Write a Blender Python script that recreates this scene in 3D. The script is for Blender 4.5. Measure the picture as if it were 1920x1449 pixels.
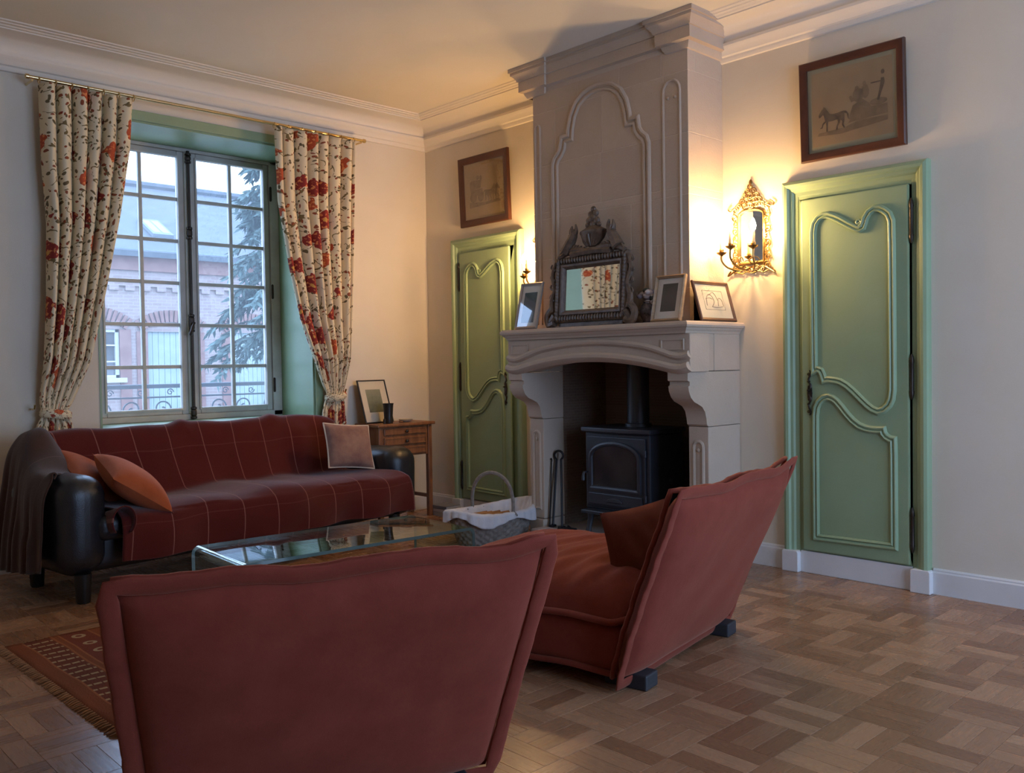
import bpy, math, random
from mathutils import Vector, Matrix
random.seed(7)
SC = bpy.context.scene
COL = SC.collection
for o in list(bpy.data.objects): bpy.data.objects.remove(o)
PI = math.pi
sin, cos, rad = math.sin, math.cos, math.radians

# ------------------------------------------------------------------ camera
def make_camera():
    yaw, pitch, roll = rad(46.474), rad(-1.458), rad(-0.873)
    f = Vector((cos(yaw)*cos(pitch), sin(yaw)*cos(pitch), sin(pitch)))
    r = Vector((sin(yaw), -cos(yaw), 0)); u = r.cross(f)
    r2 = cos(roll)*r + sin(roll)*u; u2 = -sin(roll)*r + cos(roll)*u
    cd = bpy.data.cameras.new('camera'); co = bpy.data.objects.new('camera', cd); COL.objects.link(co)
    cd.sensor_fit = 'HORIZONTAL'; cd.sensor_width = 36; cd.lens = 1664.6*36/1920
    cd.clip_start = 0.05; cd.clip_end = 300
    M = Matrix.Identity(4)
    for i in range(3):
        M[i][0] = r2[i]; M[i][1] = u2[i]; M[i][2] = -f[i]
    M[0][3], M[1][3], M[2][3] = -4.4475, -5.653, 1.15
    co.matrix_world = M
    SC.camera = co
make_camera()

# ------------------------------------------------------------------ world, lights, exposure
SKY = (0.43, 0.63, 1.0); SKY_STRENGTH = 6.2
BULB_COLOR = (1.0, 0.62, 0.27); BULB_WATT = 4.6
w = bpy.data.worlds.new('sky'); SC.world = w; w.use_nodes = True
wn = w.node_tree.nodes; wl = w.node_tree.links
bg = wn['Background']; bg.inputs['Color'].default_value = (*SKY, 1); bg.inputs['Strength'].default_value = SKY_STRENGTH
def portal(name, loc, rot, sx, sy):
    ld = bpy.data.lights.new(name, 'AREA'); ld.shape = 'RECTANGLE'; ld.size = sx; ld.size_y = sy
    ld.cycles.is_portal = True
    o = bpy.data.objects.new(name, ld); COL.objects.link(o); o.location = loc; o.rotation_euler = rot
REAR = [('F', -2.9, -1.65), ('F', -1.45, -.25)]   # window openings behind the camera
RZ0, RZ1 = 0.12, 2.70
XL, YF, H = -6.6, -7.1, 3.06
WX0, WX1, WZ0, WZ1, WD = -2.545, -1.055, 0.78, 2.705, 0.45
portal('window_back_daylight', ((WX0+WX1)/2, .56, (WZ0+WZ1)/2), (-PI/2, 0, 0), WX1-WX0, WZ1-WZ0)
for s, a, b in REAR:
    if s == 'L': portal('window_left_offscreen', (XL-.2, (a+b)/2, (RZ0+RZ1)/2), (0, -PI/2, 0), RZ1-RZ0, b-a)
    else: portal('window_rear_offscreen', ((a+b)/2, YF-.2, (RZ0+RZ1)/2), (PI/2, 0, 0), b-a, RZ1-RZ0)
vs = SC.view_settings
vs.view_transform = 'Standard'; vs.look = 'None'; vs.gamma = 1; vs.use_curve_mapping = False; vs.exposure = 0.6

# ------------------------------------------------------------------ materials
MATS = {}
def mat(name, col, rough=.6, col2=None, nscale=6, bump=0, bscale=40, metal=0, sheen=0, spec=.5, coat=0, detail=4, stretch=None, mixr=(.35, .65)):
    if name in MATS: return MATS[name]
    m = bpy.data.materials.new(name); m.use_nodes = True; MATS[name] = m
    nt = m.node_tree; N = nt.nodes; L = nt.links; p = N['Principled BSDF']
    p.inputs['Base Color'].default_value = (*col, 1); p.inputs['Roughness'].default_value = rough
    p.inputs['Metallic'].default_value = metal; p.inputs['Specular IOR Level'].default_value = spec
    if sheen: p.inputs['Sheen Weight'].default_value = sheen; p.inputs['Sheen Roughness'].default_value = .4
    if coat: p.inputs['Coat Weight'].default_value = coat; p.inputs['Coat Roughness'].default_value = .15
    if col2 or bump:
        tc = N.new('ShaderNodeTexCoord'); mp = N.new('ShaderNodeMapping'); L.new(tc.outputs['Object'], mp.inputs['Vector'])
        if stretch: mp.inputs['Scale'].default_value = stretch
        if col2:
            n = N.new('ShaderNodeTexNoise'); n.inputs['Scale'].default_value = nscale; n.inputs['Detail'].default_value = detail
            L.new(mp.outputs[0], n.inputs['Vector'])
            r = N.new('ShaderNodeValToRGB'); r.color_ramp.elements[0].position = mixr[0]; r.color_ramp.elements[1].position = mixr[1]
            r.color_ramp.elements[0].color = (*col, 1); r.color_ramp.elements[1].color = (*col2, 1)
            L.new(n.outputs['Fac'], r.inputs[0]); L.new(r.outputs[0], p.inputs['Base Color'])
        if bump:
            n2 = N.new('ShaderNodeTexNoise'); n2.inputs['Scale'].default_value = bscale; n2.inputs['Detail'].default_value = 5
            L.new(mp.outputs[0], n2.inputs['Vector'])
            b = N.new('ShaderNodeBump'); b.inputs['Strength'].default_value = bump; b.inputs['Distance'].default_value = .01
            L.new(n2.outputs['Fac'], b.inputs['Height']); L.new(b.outputs[0], p.inputs['Normal'])
    return m

class NG:                                           # tiny node-graph helper
    def __init__(s, name):
        s.m = bpy.data.materials.new(name); s.m.use_nodes = True; MATS[name] = s.m
        s.N = s.m.node_tree.nodes; s.L = s.m.node_tree.links; s.p = s.N['Principled BSDF']
    def n(s, t, ins=None, **props):
        x = s.N.new(t)
        for k, v in props.items(): setattr(x, k, v)
        for k, v in (ins or {}).items():
            if isinstance(v, bpy.types.NodeSocket): s.L.new(v, x.inputs[k])
            else: x.inputs[k].default_value = v
        return x
    def math(s, op, a, b=0.0, c=None):
        x = s.n('ShaderNodeMath', {0: a, 1: b}, operation=op)
        if c is not None: x.inputs[2].default_value = c
        return x.outputs[0]
    def mix(s, fac, a, b):
        x = s.n('ShaderNodeMix', data_type='RGBA')
        for i, v in ((0, fac), (6, a), (7, b)):
            if isinstance(v, bpy.types.NodeSocket): s.L.new(v, x.inputs[i])
            else: x.inputs[i].default_value = v if i == 0 else (*v, 1)
        return x.outputs[2]
    def base(s, c): s.L.new(c, s.p.inputs['Base Color'])
    def bump(s, h, strength=.3, dist=.01):
        b = s.n('ShaderNodeBump', {'Height': h, 'Strength': strength, 'Distance': dist}); s.L.new(b.outputs[0], s.p.inputs['Normal'])

def wood_floor():
    g = NG('parquet_oak'); N = g.n
    oi = N('ShaderNodeObjectInfo'); geo = N('ShaderNodeNewGeometry')
    rnd = g.math('FRACT', g.math('ADD', oi.outputs['Random'], g.math('MULTIPLY', geo.outputs['Random Per Island'], 1.0)))
    tc = N('ShaderNodeTexCoord'); uvn = N('ShaderNodeUVMap')
    # grain runs along each strip (UV u runs along it), offset per strip
    off = N('ShaderNodeCombineXYZ', {0: g.math('MULTIPLY', rnd, 37.0), 1: g.math('MULTIPLY', rnd, 91.0), 2: 0.0})
    vec = N('ShaderNodeVectorMath', {0: uvn.outputs[0], 1: off.outputs[0]}, operation='ADD')
    mp = N('ShaderNodeMapping', {'Vector': vec.outputs[0], 'Scale': (6, 60, 1)})
    gr = N('ShaderNodeTexNoise', {'Vector': mp.outputs[0], 'Scale': 1.0, 'Detail': 5})
    r = N('ShaderNodeValToRGB', {0: rnd}); e = r.color_ramp.elements
    e[0].color = (.235, .112, .057, 1); e[1].color = (.43, .240, .135, 1)
    x = r.color_ramp.elements.new(.5); x.color = (.32, .167, .090, 1)
    dark = g.mix(.5, r.outputs[0], (.12, .055, .028))
    c = g.mix(g.math('MULTIPLY', gr.outputs['Fac'], .38), r.outputs[0], dark)
    g.base(c); g.p.inputs['Roughness'].default_value = .33; g.p.inputs['Specular IOR Level'].default_value = .45
    rr = g.math('ADD', g.math('MULTIPLY', gr.outputs['Fac'], .2), .18); g.L.new(rr, g.p.inputs['Roughness'])
    g.bump(gr.outputs['Fac'], .06, .004)
    return g.m

def floral():
    g = NG('floral_linen'); N = g.n
    uv = N('ShaderNodeUVMap')
    wob = N('ShaderNodeTexNoise', {'Vector': uv.outputs[0], 'Scale': 9.0, 'Detail': 2})
    wv = N('ShaderNodeVectorMath', {0: wob.outputs['Color'], 1: (.09, .09, 0)}, operation='MULTIPLY')
    v = N('ShaderNodeVectorMath', {0: uv.outputs[0], 1: wv.outputs[0]}, operation='ADD')
    base = (.74, .63, .43)
    # twining stems: contour line of a noise
    n1 = N('ShaderNodeTexNoise', {'Vector': v.outputs[0], 'Scale': 11.0, 'Detail': 1.5})
    stem = g.math('LESS_THAN', g.math('ABSOLUTE', g.math('SUBTRACT', n1.outputs['Fac'], .5)), .016)
    brk = N('ShaderNodeTexNoise', {'Vector': uv.outputs[0], 'Scale': 34.0, 'Detail': 1}); stem = g.math('MULTIPLY', stem, g.math('GREATER_THAN', brk.outputs['Fac'], .50))
    # little leaves and buds
    v2 = N('ShaderNodeTexVoronoi', {'Vector': v.outputs[0], 'Scale': 40.0, 'Randomness': 1.0})
    leaf = g.math('LESS_THAN', v2.outputs['Distance'], .32)
    lr = N('ShaderNodeSeparateColor', {0: v2.outputs['Color']})
    leafc = g.mix(g.math('GREATER_THAN', lr.outputs[0], .55), (.15, .11, .055), (.27, .075, .035))
    leaf = g.math('MULTIPLY', leaf, g.math('GREATER_THAN', lr.outputs[1], .22))
    c = g.mix(stem, base, (.20, .14, .06)); c = g.mix(leaf, c, leafc)
    # big blossoms with petals
    v3 = N('ShaderNodeTexVoronoi', {'Vector': v.outputs[0], 'Scale': 6.6, 'Randomness': .6})
    vr = N('ShaderNodeSeparateColor', {0: v3.outputs['Color']})
    pet = N('ShaderNodeTexNoise', {'Vector': uv.outputs[0], 'Scale': 26.0, 'Detail': 1})
    dist = g.math('ADD', v3.outputs['Distance'], g.math('MULTIPLY', g.math('SUBTRACT', pet.outputs['Fac'], .5), .34))
    blossom = g.math('MULTIPLY', g.math('LESS_THAN', dist, .36), g.math('GREATER_THAN', vr.outputs[1], .12))
    bc = g.mix(g.math('GREATER_THAN', vr.outputs[0], .45), (.45, .085, .035), (.27, .035, .028))
    streak = N('ShaderNodeTexNoise', {'Vector': uv.outputs[0], 'Scale': 60.0, 'Detail': 2})
    bc = g.mix(g.math('GREATER_THAN', streak.outputs['Fac'], .58), bc, (.72, .27, .10))
    core = g.math('LESS_THAN', dist, .10)
    bc = g.mix(core, bc, (.66, .34, .08))
    c = g.mix(blossom, c, bc)
    g.base(c); g.p.inputs['Roughness'].default_value = .85; g.p.inputs['Specular IOR Level'].default_value = .2
    we = N('ShaderNodeTexNoise', {'Vector': uv.outputs[0], 'Scale': 300.0}); g.bump(we.outputs['Fac'], .12, .003)
    return g.m

def plaid(name, base, line, sp=.205, spv=.32, w=.014, brown=False):
    g = NG(name); N = g.n
    uv = N('ShaderNodeUVMap'); s = N('ShaderNodeSeparateXYZ', {0: uv.outputs[0]})
    fu = g.math('FRACT', g.math('DIVIDE', s.outputs[0], sp)); fv = g.math('FRACT', g.math('DIVIDE', s.outputs[1], spv))
    lu = g.math('LESS_THAN', g.math('ABSOLUTE', g.math('SUBTRACT', fu, .5)), w)
    lv = g.math('LESS_THAN', g.math('ABSOLUTE', g.math('SUBTRACT', fv, .5)), .012)
    nz = N('ShaderNodeTexNoise', {'Vector': uv.outputs[0], 'Scale': 5.0, 'Detail': 6})
    c = g.mix(g.math('MULTIPLY', nz.outputs['Fac'], .8), base, tuple(x*.62 for x in base))
    c = g.mix(g.math('MULTIPLY', lv, .10), c, line); c = g.mix(g.math('MULTIPLY', lu, .5), c, line)
    g.base(c); g.p.inputs['Roughness'].default_value = .95; g.p.inputs['Specular IOR Level'].default_value = .15
    g.p.inputs['Sheen Weight'].default_value = .25
    wv = N('ShaderNodeTexNoise', {'Vector': uv.outputs[0], 'Scale': 220.0, 'Detail': 3}); g.bump(wv.outputs['Fac'], .35, .006)
    return g.m

def velvet(name, a, b):
    g = NG(name); N = g.n
    tc = N('ShaderNodeTexCoord')
    n1 = N('ShaderNodeTexNoise', {'Vector': tc.outputs['Object'], 'Scale': 7.0, 'Detail': 5, 'Roughness': .65})
    n2 = N('ShaderNodeTexNoise', {'Vector': tc.outputs['Object'], 'Scale': 420.0, 'Detail': 2})
    r = N('ShaderNodeValToRGB', {0: n1.outputs['Fac']}); e = r.color_ramp.elements
    e[0].position, e[1].position = .35, .68; e[0].color = (*a, 1); e[1].color = (*b, 1)
    g.base(r.outputs[0]); g.p.inputs['Roughness'].default_value = .9; g.p.inputs['Specular IOR Level'].default_value = .15
    g.p.inputs['Sheen Weight'].default_value = .35; g.p.inputs['Sheen Roughness'].default_value = .45
    g.p.inputs['Sheen Tint'].default_value = (.9, .45, .3, 1)
    h = g.math('ADD', g.math('MULTIPLY', n1.outputs['Fac'], .8), g.math('MULTIPLY', n2.outputs['Fac'], .12)); g.bump(h, .3, .008)
    return g.m

def kilim():
    g = NG('kilim_wool'); N = g.n
    uv = N('ShaderNodeUVMap'); s = N('ShaderNodeSeparateXYZ', {0: uv.outputs[0]})
    u, v = s.outputs[0], s.outputs[1]
    A = (.24, .075, .032); B = (.16, .045, .026); C = (.50, .38, .22)
    fu = g.math('FRACT', g.math('DIVIDE', g.math('ADD', u, .02), .40))
    def band(lo, hi): return g.math('MULTIPLY', g.math('GREATER_THAN', fu, lo), g.math('LESS_THAN', fu, hi))
    c = g.mix(band(.25, .50), A, B); c = g.mix(band(.60, .88), c, (.20, .05, .03))
    # short pale weft dashes in staggered columns
    row = g.math('FRACT', g.math('DIVIDE', v, .062)); col = g.math('FRACT', g.math('DIVIDE', u, .034))
    d = g.math('MULTIPLY', g.math('LESS_THAN', g.math('ABSOLUTE', g.math('SUBTRACT', row, .5)), .13), g.math('LESS_THAN', col, .82))
    c = g.mix(g.math('MULTIPLY', g.math('MULTIPLY', d, band(.25, .50)), .85), c, C)
    # rosettes
    fv = g.math('SUBTRACT', g.math('FRACT', g.math('DIVIDE', v, .125)), .5); du = g.math('SUBTRACT', fu, .74)
    rr = g.math('SQRT', g.math('ADD', g.math('POWER', g.math('MULTIPLY', fv, .125), 2), g.math('POWER', g.math('MULTIPLY', du, .40), 2)))
    ring = g.math('MULTIPLY', g.math('LESS_THAN', rr, .028), g.math('GREATER_THAN', rr, .013))
    c = g.mix(g.math('MULTIPLY', ring, .85), c, C)
    for lo in (.235, .51, .58, .89):
        c = g.mix(g.math('MULTIPLY', band(lo, lo+.02), .6), c, (.42, .17, .07))
    n2 = N('ShaderNodeTexNoise', {'Vector': uv.outputs[0], 'Scale': 130.0, 'Detail': 3})
    c = g.mix(g.math('MULTIPLY', n2.outputs['Fac'], .45), c, (.09, .035, .02))
    g.base(c); g.p.inputs['Roughness'].default_value = .95; g.p.inputs['Specular IOR Level'].default_value = .1
    g.bump(n2.outputs['Fac'], .5, .006)
    return g.m

def stone(name, a, b):
    g = NG(name); N = g.n
    tc = N('ShaderNodeTexCoord'); oi = N('ShaderNodeObjectInfo')
    o = N('ShaderNodeVectorMath', {0: tc.outputs['Object'], 1: N('ShaderNodeCombineXYZ', {0: g.math('MULTIPLY', oi.outputs['Random'], 9.0)}).outputs[0]}, operation='ADD')
    n1 = N('ShaderNodeTexNoise', {'Vector': o.outputs[0], 'Scale': 5.0, 'Detail': 7, 'Roughness': .6})
    n2 = N('ShaderNodeTexNoise', {'Vector': o.outputs[0], 'Scale': 90.0, 'Detail': 5})
    vz = N('ShaderNodeTexVoronoi', {'Vector': o.outputs[0], 'Scale': 26.0})
    c = g.mix(n1.outputs['Fac'], a, b)
    c = g.mix(g.math('MULTIPLY', oi.outputs['Random'], .22), c, tuple(x*.78 for x in a))
    pit = g.math('LESS_THAN', vz.outputs['Distance'], .045)
    c = g.mix(g.math('MULTIPLY', pit, .6), c, tuple(x*.35 for x in a))
    g.base(c); g.p.inputs['Roughness'].default_value = .88; g.p.inputs['Specular IOR Level'].default_value = .25
    h = g.math('ADD', g.math('MULTIPLY', n2.outputs['Fac'], .5), n1.outputs['Fac']); g.bump(h, .28, .012)
    return g.m

def glass_mat(name, refl=.10, tint=(1, 1, 1), rough=0.0, film=0.0, filmcol=(.8, .85, .9)):
    m = bpy.data.materials.new(name); m.use_nodes = True; MATS[name] = m
    N = m.node_tree.nodes; L = m.node_tree.links; N.remove(N['Principled BSDF'])
    t = N.new('ShaderNodeBsdfTransparent'); t.inputs[0].default_value = (*tint, 1)
    gl = N.new('ShaderNodeBsdfGlossy'); gl.inputs['Roughness'].default_value = rough
    lw = N.new('ShaderNodeLayerWeight'); lw.inputs[0].default_value = .5
    pw = N.new('ShaderNodeMath'); pw.operation = 'POWER'; pw.inputs[1].default_value = 4.0; L.new(lw.outputs['Facing'], pw.inputs[0])
    fr = N.new('ShaderNodeMath'); fr.operation = 'MULTIPLY_ADD'; fr.inputs[1].default_value = .9; fr.inputs[2].default_value = refl*.5; L.new(pw.outputs[0], fr.inputs[0])
    mx = N.new('ShaderNodeMixShader'); L.new(fr.outputs[0], mx.inputs[0]); L.new(t.outputs[0], mx.inputs[1]); L.new(gl.outputs[0], mx.inputs[2])
    out = mx
    if film:
        d = N.new('ShaderNodeBsdfTranslucent'); d.inputs[0].default_value = (*filmcol, 1)
        m2 = N.new('ShaderNodeMixShader'); m2.inputs[0].default_value = film; L.new(mx.outputs[0], m2.inputs[1]); L.new(d.outputs[0], m2.inputs[2]); out = m2
    L.new(out.outputs[0], N['Material Output'].inputs[0])
    return m

def emit(name, col, s):
    m = bpy.data.materials.new(name); m.use_nodes = True; MATS[name] = m
    p = m.node_tree.nodes['Principled BSDF']; p.inputs['Base Color'].default_value = (*col, 1)
    p.inputs['Emission Color'].default_value = (*col, 1); p.inputs['Emission Strength'].default_value = s
    return m

def brickwall(name, a, b, mortar, scale, haze=0):
    g = NG(name); N = g.n
    tc = N('ShaderNodeTexCoord'); mp = N('ShaderNodeMapping', {'Vector': tc.outputs['Object'], 'Rotation': (PI/2, 0, 0)})
    br = N('ShaderNodeTexBrick', {'Vector': mp.outputs[0], 'Color1': (*a, 1), 'Color2': (*b, 1), 'Mortar': (*mortar, 1), 'Scale': scale, 'Mortar Size': .015, 'Bias': -.1, 'Brick Width': .5, 'Row Height': .17})
    nz = N('ShaderNodeTexNoise', {'Vector': tc.outputs['Object'], 'Scale': 3.0, 'Detail': 6})
    c = g.mix(g.math('MULTIPLY', nz.outputs['Fac'], .6), br.outputs['Color'], tuple(x*1.25 for x in b))
    g.base(c); g.p.inputs['Roughness'].default_value = .9
    return g.m

M_FLOOR = wood_floor(); M_FLORAL = floral()
M_THROW = plaid('red_plaid_wool', (.100, .0095, .007), (.34, .15, .115), sp=.222)
M_DRAPE = plaid('brown_plaid_wool', (.060, .026, .016), (.13, .075, .05))
M_VELVET = velvet('terracotta_velvet', (.180, .033, .021), (.220, .046, .029))
M_VELVET2 = velvet('rust_velvet', (.130, .030, .015), (.165, .042, .021))
M_ORANGE = velvet('orange_cotton', (.30, .068, .022), (.36, .092, .034))
M_KILIM = kilim()
M_STONE = stone('limestone', (.47, .37, .28), (.57, .46, .36))
M_STONE2 = M_STONE
M_MORTAR = mat('lime_mortar', (.60, .50, .39), .9, (.52, .43, .33), 20)
M_WALL = mat('cream_wall_paint', (.72, .645, .53), .85, (.69, .615, .50), 3, .05, 120, spec=.3)
M_CEIL = mat('white_ceiling_paint', (.82, .745, .62), .9, (.79, .715, .59), 2, spec=.2)
M_CORN = mat('plaster_cornice', (.80, .73, .63), .8, spec=.3)
M_BASE = mat('white_gloss_paint', (.74, .73, .72), .45, (.68, .67, .66), 4)
M_GREEN = mat('sage_green_paint', (.285, .385, .235), .42, (.255, .35, .21), 3, .04, 60)
M_TEAL = M_GREEN
M_SASH = mat('weathered_sash_paint', (.54, .52, .48), .5, (.46, .43, .39), 8)
M_FRAMEW = M_SASH
M_IRON = mat('dark_iron', (.025, .024, .026), .45, metal=.6)
M_IRON2 = mat('dark_bronze_bolt', (.05, .037, .03), .4, metal=.7)
M_STOVE = mat('black_cast_iron', (.022, .024, .032), .42, (.032, .034, .044), 8, .12, 150, spec=.6)
M_BRASS = mat('aged_brass', (.36, .23, .09), .32, (.22, .14, .055), 30, metal=1)
M_ROD = mat('polished_brass_rod', (.75, .58, .30), .22, metal=1)
M_LEATHER = mat('black_leather', (.010, .010, .012), .33, (.018, .017, .019), 12, .15, 240, spec=.6)
M_MAHOG = mat('mahogany', (.050, .016, .009), .35, (.085, .027, .013), 5, .05, 60, stretch=(1, 6, 1))
M_CHEST = mat('walnut_stain', (.17, .065, .025), .4, (.27, .11, .045), 6, .05, 60, stretch=(6, 1, 1))
M_CARVED = mat('dark_carved_wood', (.075, .050, .036), .42, (.16, .11, .075), 25, .25, 90)
M_MIRROR = mat('mirror_silver', (.86, .90, .90), .02, metal=1)
M_PANE = glass_mat('window_glass', film=.035)
M_TABLEGLASS = glass_mat('table_glass', tint=(.80, .90, .86))
M_PICGLASS = glass_mat('picture_glass')
M_STOVEGLASS = mat('sooty_stove_glass', (.03, .027, .027), .12, (.05, .043, .04), 5, spec=.7)
M_PAPER = mat('aged_paper', (.33, .23, .13), .8, (.28, .19, .105), 6)
M_MATGREEN = mat('grey_green_mount', (.28, .26, .17), .8)
M_MATWHITE = mat('white_mount', (.70, .66, .60), .8)
M_INK = mat('engraving_ink', (.075, .05, .03), .8, (.15, .10, .06), 30)
M_INK2 = mat('faded_engraving_ink', (.17, .115, .065), .8, (.23, .155, .09), 30)
M_LEAD = mat('grey_slate', (.038, .046, .052), .7, (.056, .064, .070), 4, .2, 30)

# ------------------------------------------------------------------ mesh builder
class MB:
    def __init__(s): s.v = []; s.f = []; s.uv = {}
    def add(s, vs, fs, uvs=None):
        b = len(s.v); s.v += [tuple(p) for p in vs]; s.f += [tuple(b+i for i in f) for f in fs]
        if uvs:
            for i, t in enumerate(uvs): s.uv[b+i] = t
        return s
    def box(s, x0, x1, y0, y1, z0, z1, T=None):
        vs = [Vector((x, y, z)) for x in (x0, x1) for y in (y0, y1) for z in (z0, z1)]
        if T: vs = [T @ p for p in vs]
        return s.add(vs, [(0, 1, 3, 2), (4, 6, 7, 5), (0, 4, 5, 1), (2, 3, 7, 6), (0, 2, 6, 4), (1, 5, 7, 3)])
    def prism(s, poly, fn, d0, d1):
        n = len(poly); vs = [fn(a, b, d0) for a, b in poly]+[fn(a, b, d1) for a, b in poly]
        fs = [tuple(range(n-1, -1, -1)), tuple(range(n, 2*n))]+[(i, (i+1) % n, n+(i+1) % n, n+i) for i in range(n)]
        return s.add(vs, fs)
    def tube(s, path, r, n=8, closed=False, squash=1.0):
        path = [Vector(p) for p in path]; m = len(path); vs = []; fs = []
        R = r if isinstance(r, (list, tuple)) else [r]*m
        up = None
        for i, p in enumerate(path):
            a = path[(i-1) % m] if (closed or i > 0) else p; b = path[(i+1) % m] if (closed or i < m-1) else p
            t = (b-a); t = t.normalized() if t.length > 1e-9 else Vector((0, 0, 1))
            if up is None: up = Vector((0, 0, 1)) if abs(t.z) < .9 else Vector((1, 0, 0))
            x = t.cross(up); x = x.normalized() if x.length > 1e-6 else t.orthogonal().normalized()
            y = x.cross(t).normalized(); up = y
            for k in range(n):
                a_ = 2*PI*k/n; vs.append(p+R[i]*(cos(a_)*x+squash*sin(a_)*y))
        for i in range(m if closed else m-1):
            for k in range(n):
                fs.append((i*n+k, i*n+(k+1) % n, ((i+1) % m)*n+(k+1) % n, ((i+1) % m)*n+k))
        if not closed: fs += [tuple(range(n-1, -1, -1)), tuple((m-1)*n+k for k in range(n))]
        return s.add(vs, fs)
    def lathe(s, prof, c=(0, 0, 0), n=20, T=None):
        vs = []; fs = []; m = len(prof); c = Vector(c)
        for r, z in prof:
            for k in range(n):
                p = Vector((r*cos(2*PI*k/n), r*sin(2*PI*k/n), z))
                vs.append((T @ p if T else p)+c)
        for i in range(m-1):
            for k in range(n): fs.append((i*n+k, i*n+(k+1) % n, (i+1)*n+(k+1) % n, (i+1)*n+k))
        fs += [tuple(range(n-1, -1, -1)), tuple((m-1)*n+k for k in range(n))]
        return s.add(vs, fs)
    def grid(s, nu, nv, fn, cu=False, cv=False, uvf=None):
        vs = []; uvs = []
        for i in range(nu):
            for j in range(nv):
                u = i/(nu if cu else nu-1); v = j/(nv if cv else nv-1)
                vs.append(fn(u, v)); uvs.append(uvf(u, v) if uvf else (u, v))
        fs = []
        for i in range(nu if cu else nu-1):
            for j in range(nv if cv else nv-1):
                i2 = (i+1) % nu; j2 = (j+1) % nv
                fs.append((i*nv+j, i2*nv+j, i2*nv+j2, i*nv+j2))
        return s.add(vs, fs, uvs)
    def sphere(s, c, r, n=12, m=8, sc=(1, 1, 1)):
        c = Vector(c)
        pr = [(max(1e-4, sin(PI*i/m)), -cos(PI*i/m)) for i in range(m+1)]
        T = Matrix.Diagonal(Vector((r*sc[0], r*sc[1], r*sc[2], 1)))
        return s.lathe(pr, c, n, T)
    def rbox(s, c, size, r, n=5, fn=None):
        c = Vector(c); hx = [d/2 for d in size]; r = min(r, *hx); res = []
        def coords(h):                                  # sample denser inside the rounding
            k = [-h]+[-h+r*(1-cos(PI/2*(i/n))) for i in range(1, n+1)]
            mid = [(-h+r)+(2*h-2*r)*i/6 for i in range(1, 6)] if h > r*1.05 else []
            pos = [-x for x in reversed(k)]
            out = k+mid+pos; o2 = []
            for x in out:
                if not o2 or x-o2[-1] > 1e-6: o2.append(x)
            return o2
        C = [coords(h) for h in hx]; idx = {}; vs = []; fs = []
        def vert(p):
            key = tuple(round(x, 6) for x in p)
            if key not in idx:
                q = Vector([max(-(hx[i]-r), min(hx[i]-r, p[i])) for i in range(3)]); d = Vector(p)-q
                if d.length > 1e-9: q = q+d.normalized()*r
                q = q+c; q = Vector(fn(q)) if fn else q
                idx[key] = len(vs); vs.append(q)
            return idx[key]
        for ax in range(3):
            a, b = (ax+1) % 3, (ax+2) % 3
            for sg in (-1, 1):
                for i in range(len(C[a])-1):
                    for j in range(len(C[b])-1):
                        q = []
                        for da, db in ((0, 0), (1, 0), (1, 1), (0, 1)):
                            p = [0, 0, 0]; p[ax] = sg*hx[ax]; p[a] = C[a][i+da]; p[b] = C[b][j+db]; q.append(vert(p))
                        fs.append(tuple(q) if sg > 0 else tuple(reversed(q)))
        return s.add(vs, fs)
    def psweep(s, path, prof, fn, closed=True):
        """planar sweep: path of (u,v); profile of (offset, height); fn(u,v,h) -> point"""
        m = len(path); vs = []; k = len(prof); fs = []
        for i in range(m):
            a = path[(i-1) % m] if (closed or i) else path[i]; b = path[(i+1) % m] if (closed or i < m-1) else path[i]
            p = path[i]
            d1 = Vector((p[0]-a[0], p[1]-a[1])); d2 = Vector((b[0]-p[0], b[1]-p[1]))
            if d1.length < 1e-9: d1 = d2
            if d2.length < 1e-9: d2 = d1
            d1.normalize(); d2.normalize(); n1 = Vector((-d1.y, d1.x)); n2 = Vector((-d2.y, d2.x)); nn = n1+n2
            nn = nn.normalized() if nn.length > 1e-6 else n1
            sc = 1/max(.45, nn.dot(n1))
            for o, h in prof: vs.append(fn(p[0]+nn.x*o*sc, p[1]+nn.y*o*sc, h))
        for i in range(m if closed else m-1):
            j = (i+1) % m
            for q in range(k-1): fs.append((i*k+q, i*k+q+1, j*k+q+1, j*k+q))
        if not closed: fs += [tuple(range(k)), tuple((m-1)*k+q for q in range(k-1, -1, -1))]
        return s.add(vs, fs)
    def build(s, name, m, parent=None, smooth=True, bevel=0, angle=38, bseg=2):
        me = bpy.data.meshes.new(name); me.from_pydata([tuple(v) for v in s.v], [], s.f)
        if s.uv:
            ul = me.uv_layers.new(name='UVMap')
            buf = []
            for l in me.loops: buf += s.uv.get(l.vertex_index, (0, 0))
            ul.data.foreach_set('uv', buf)
        me.validate(); me.update()
        if smooth:
            me.polygons.foreach_set('use_smooth', [True]*len(me.polygons)); me.set_sharp_from_angle(angle=rad(angle))
        me.materials.append(m)
        o = bpy.data.objects.new(name, me); COL.objects.link(o)
        if parent:
            o.parent = parent
            if parent.name in WINV: o.matrix_parent_inverse = WINV[parent.name]
        if bevel:
            b = o.modifiers.new('bevel', 'BEVEL'); b.width = bevel; b.segments = bseg; b.limit_method = 'ANGLE'; b.angle_limit = rad(40)
        return o

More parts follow.
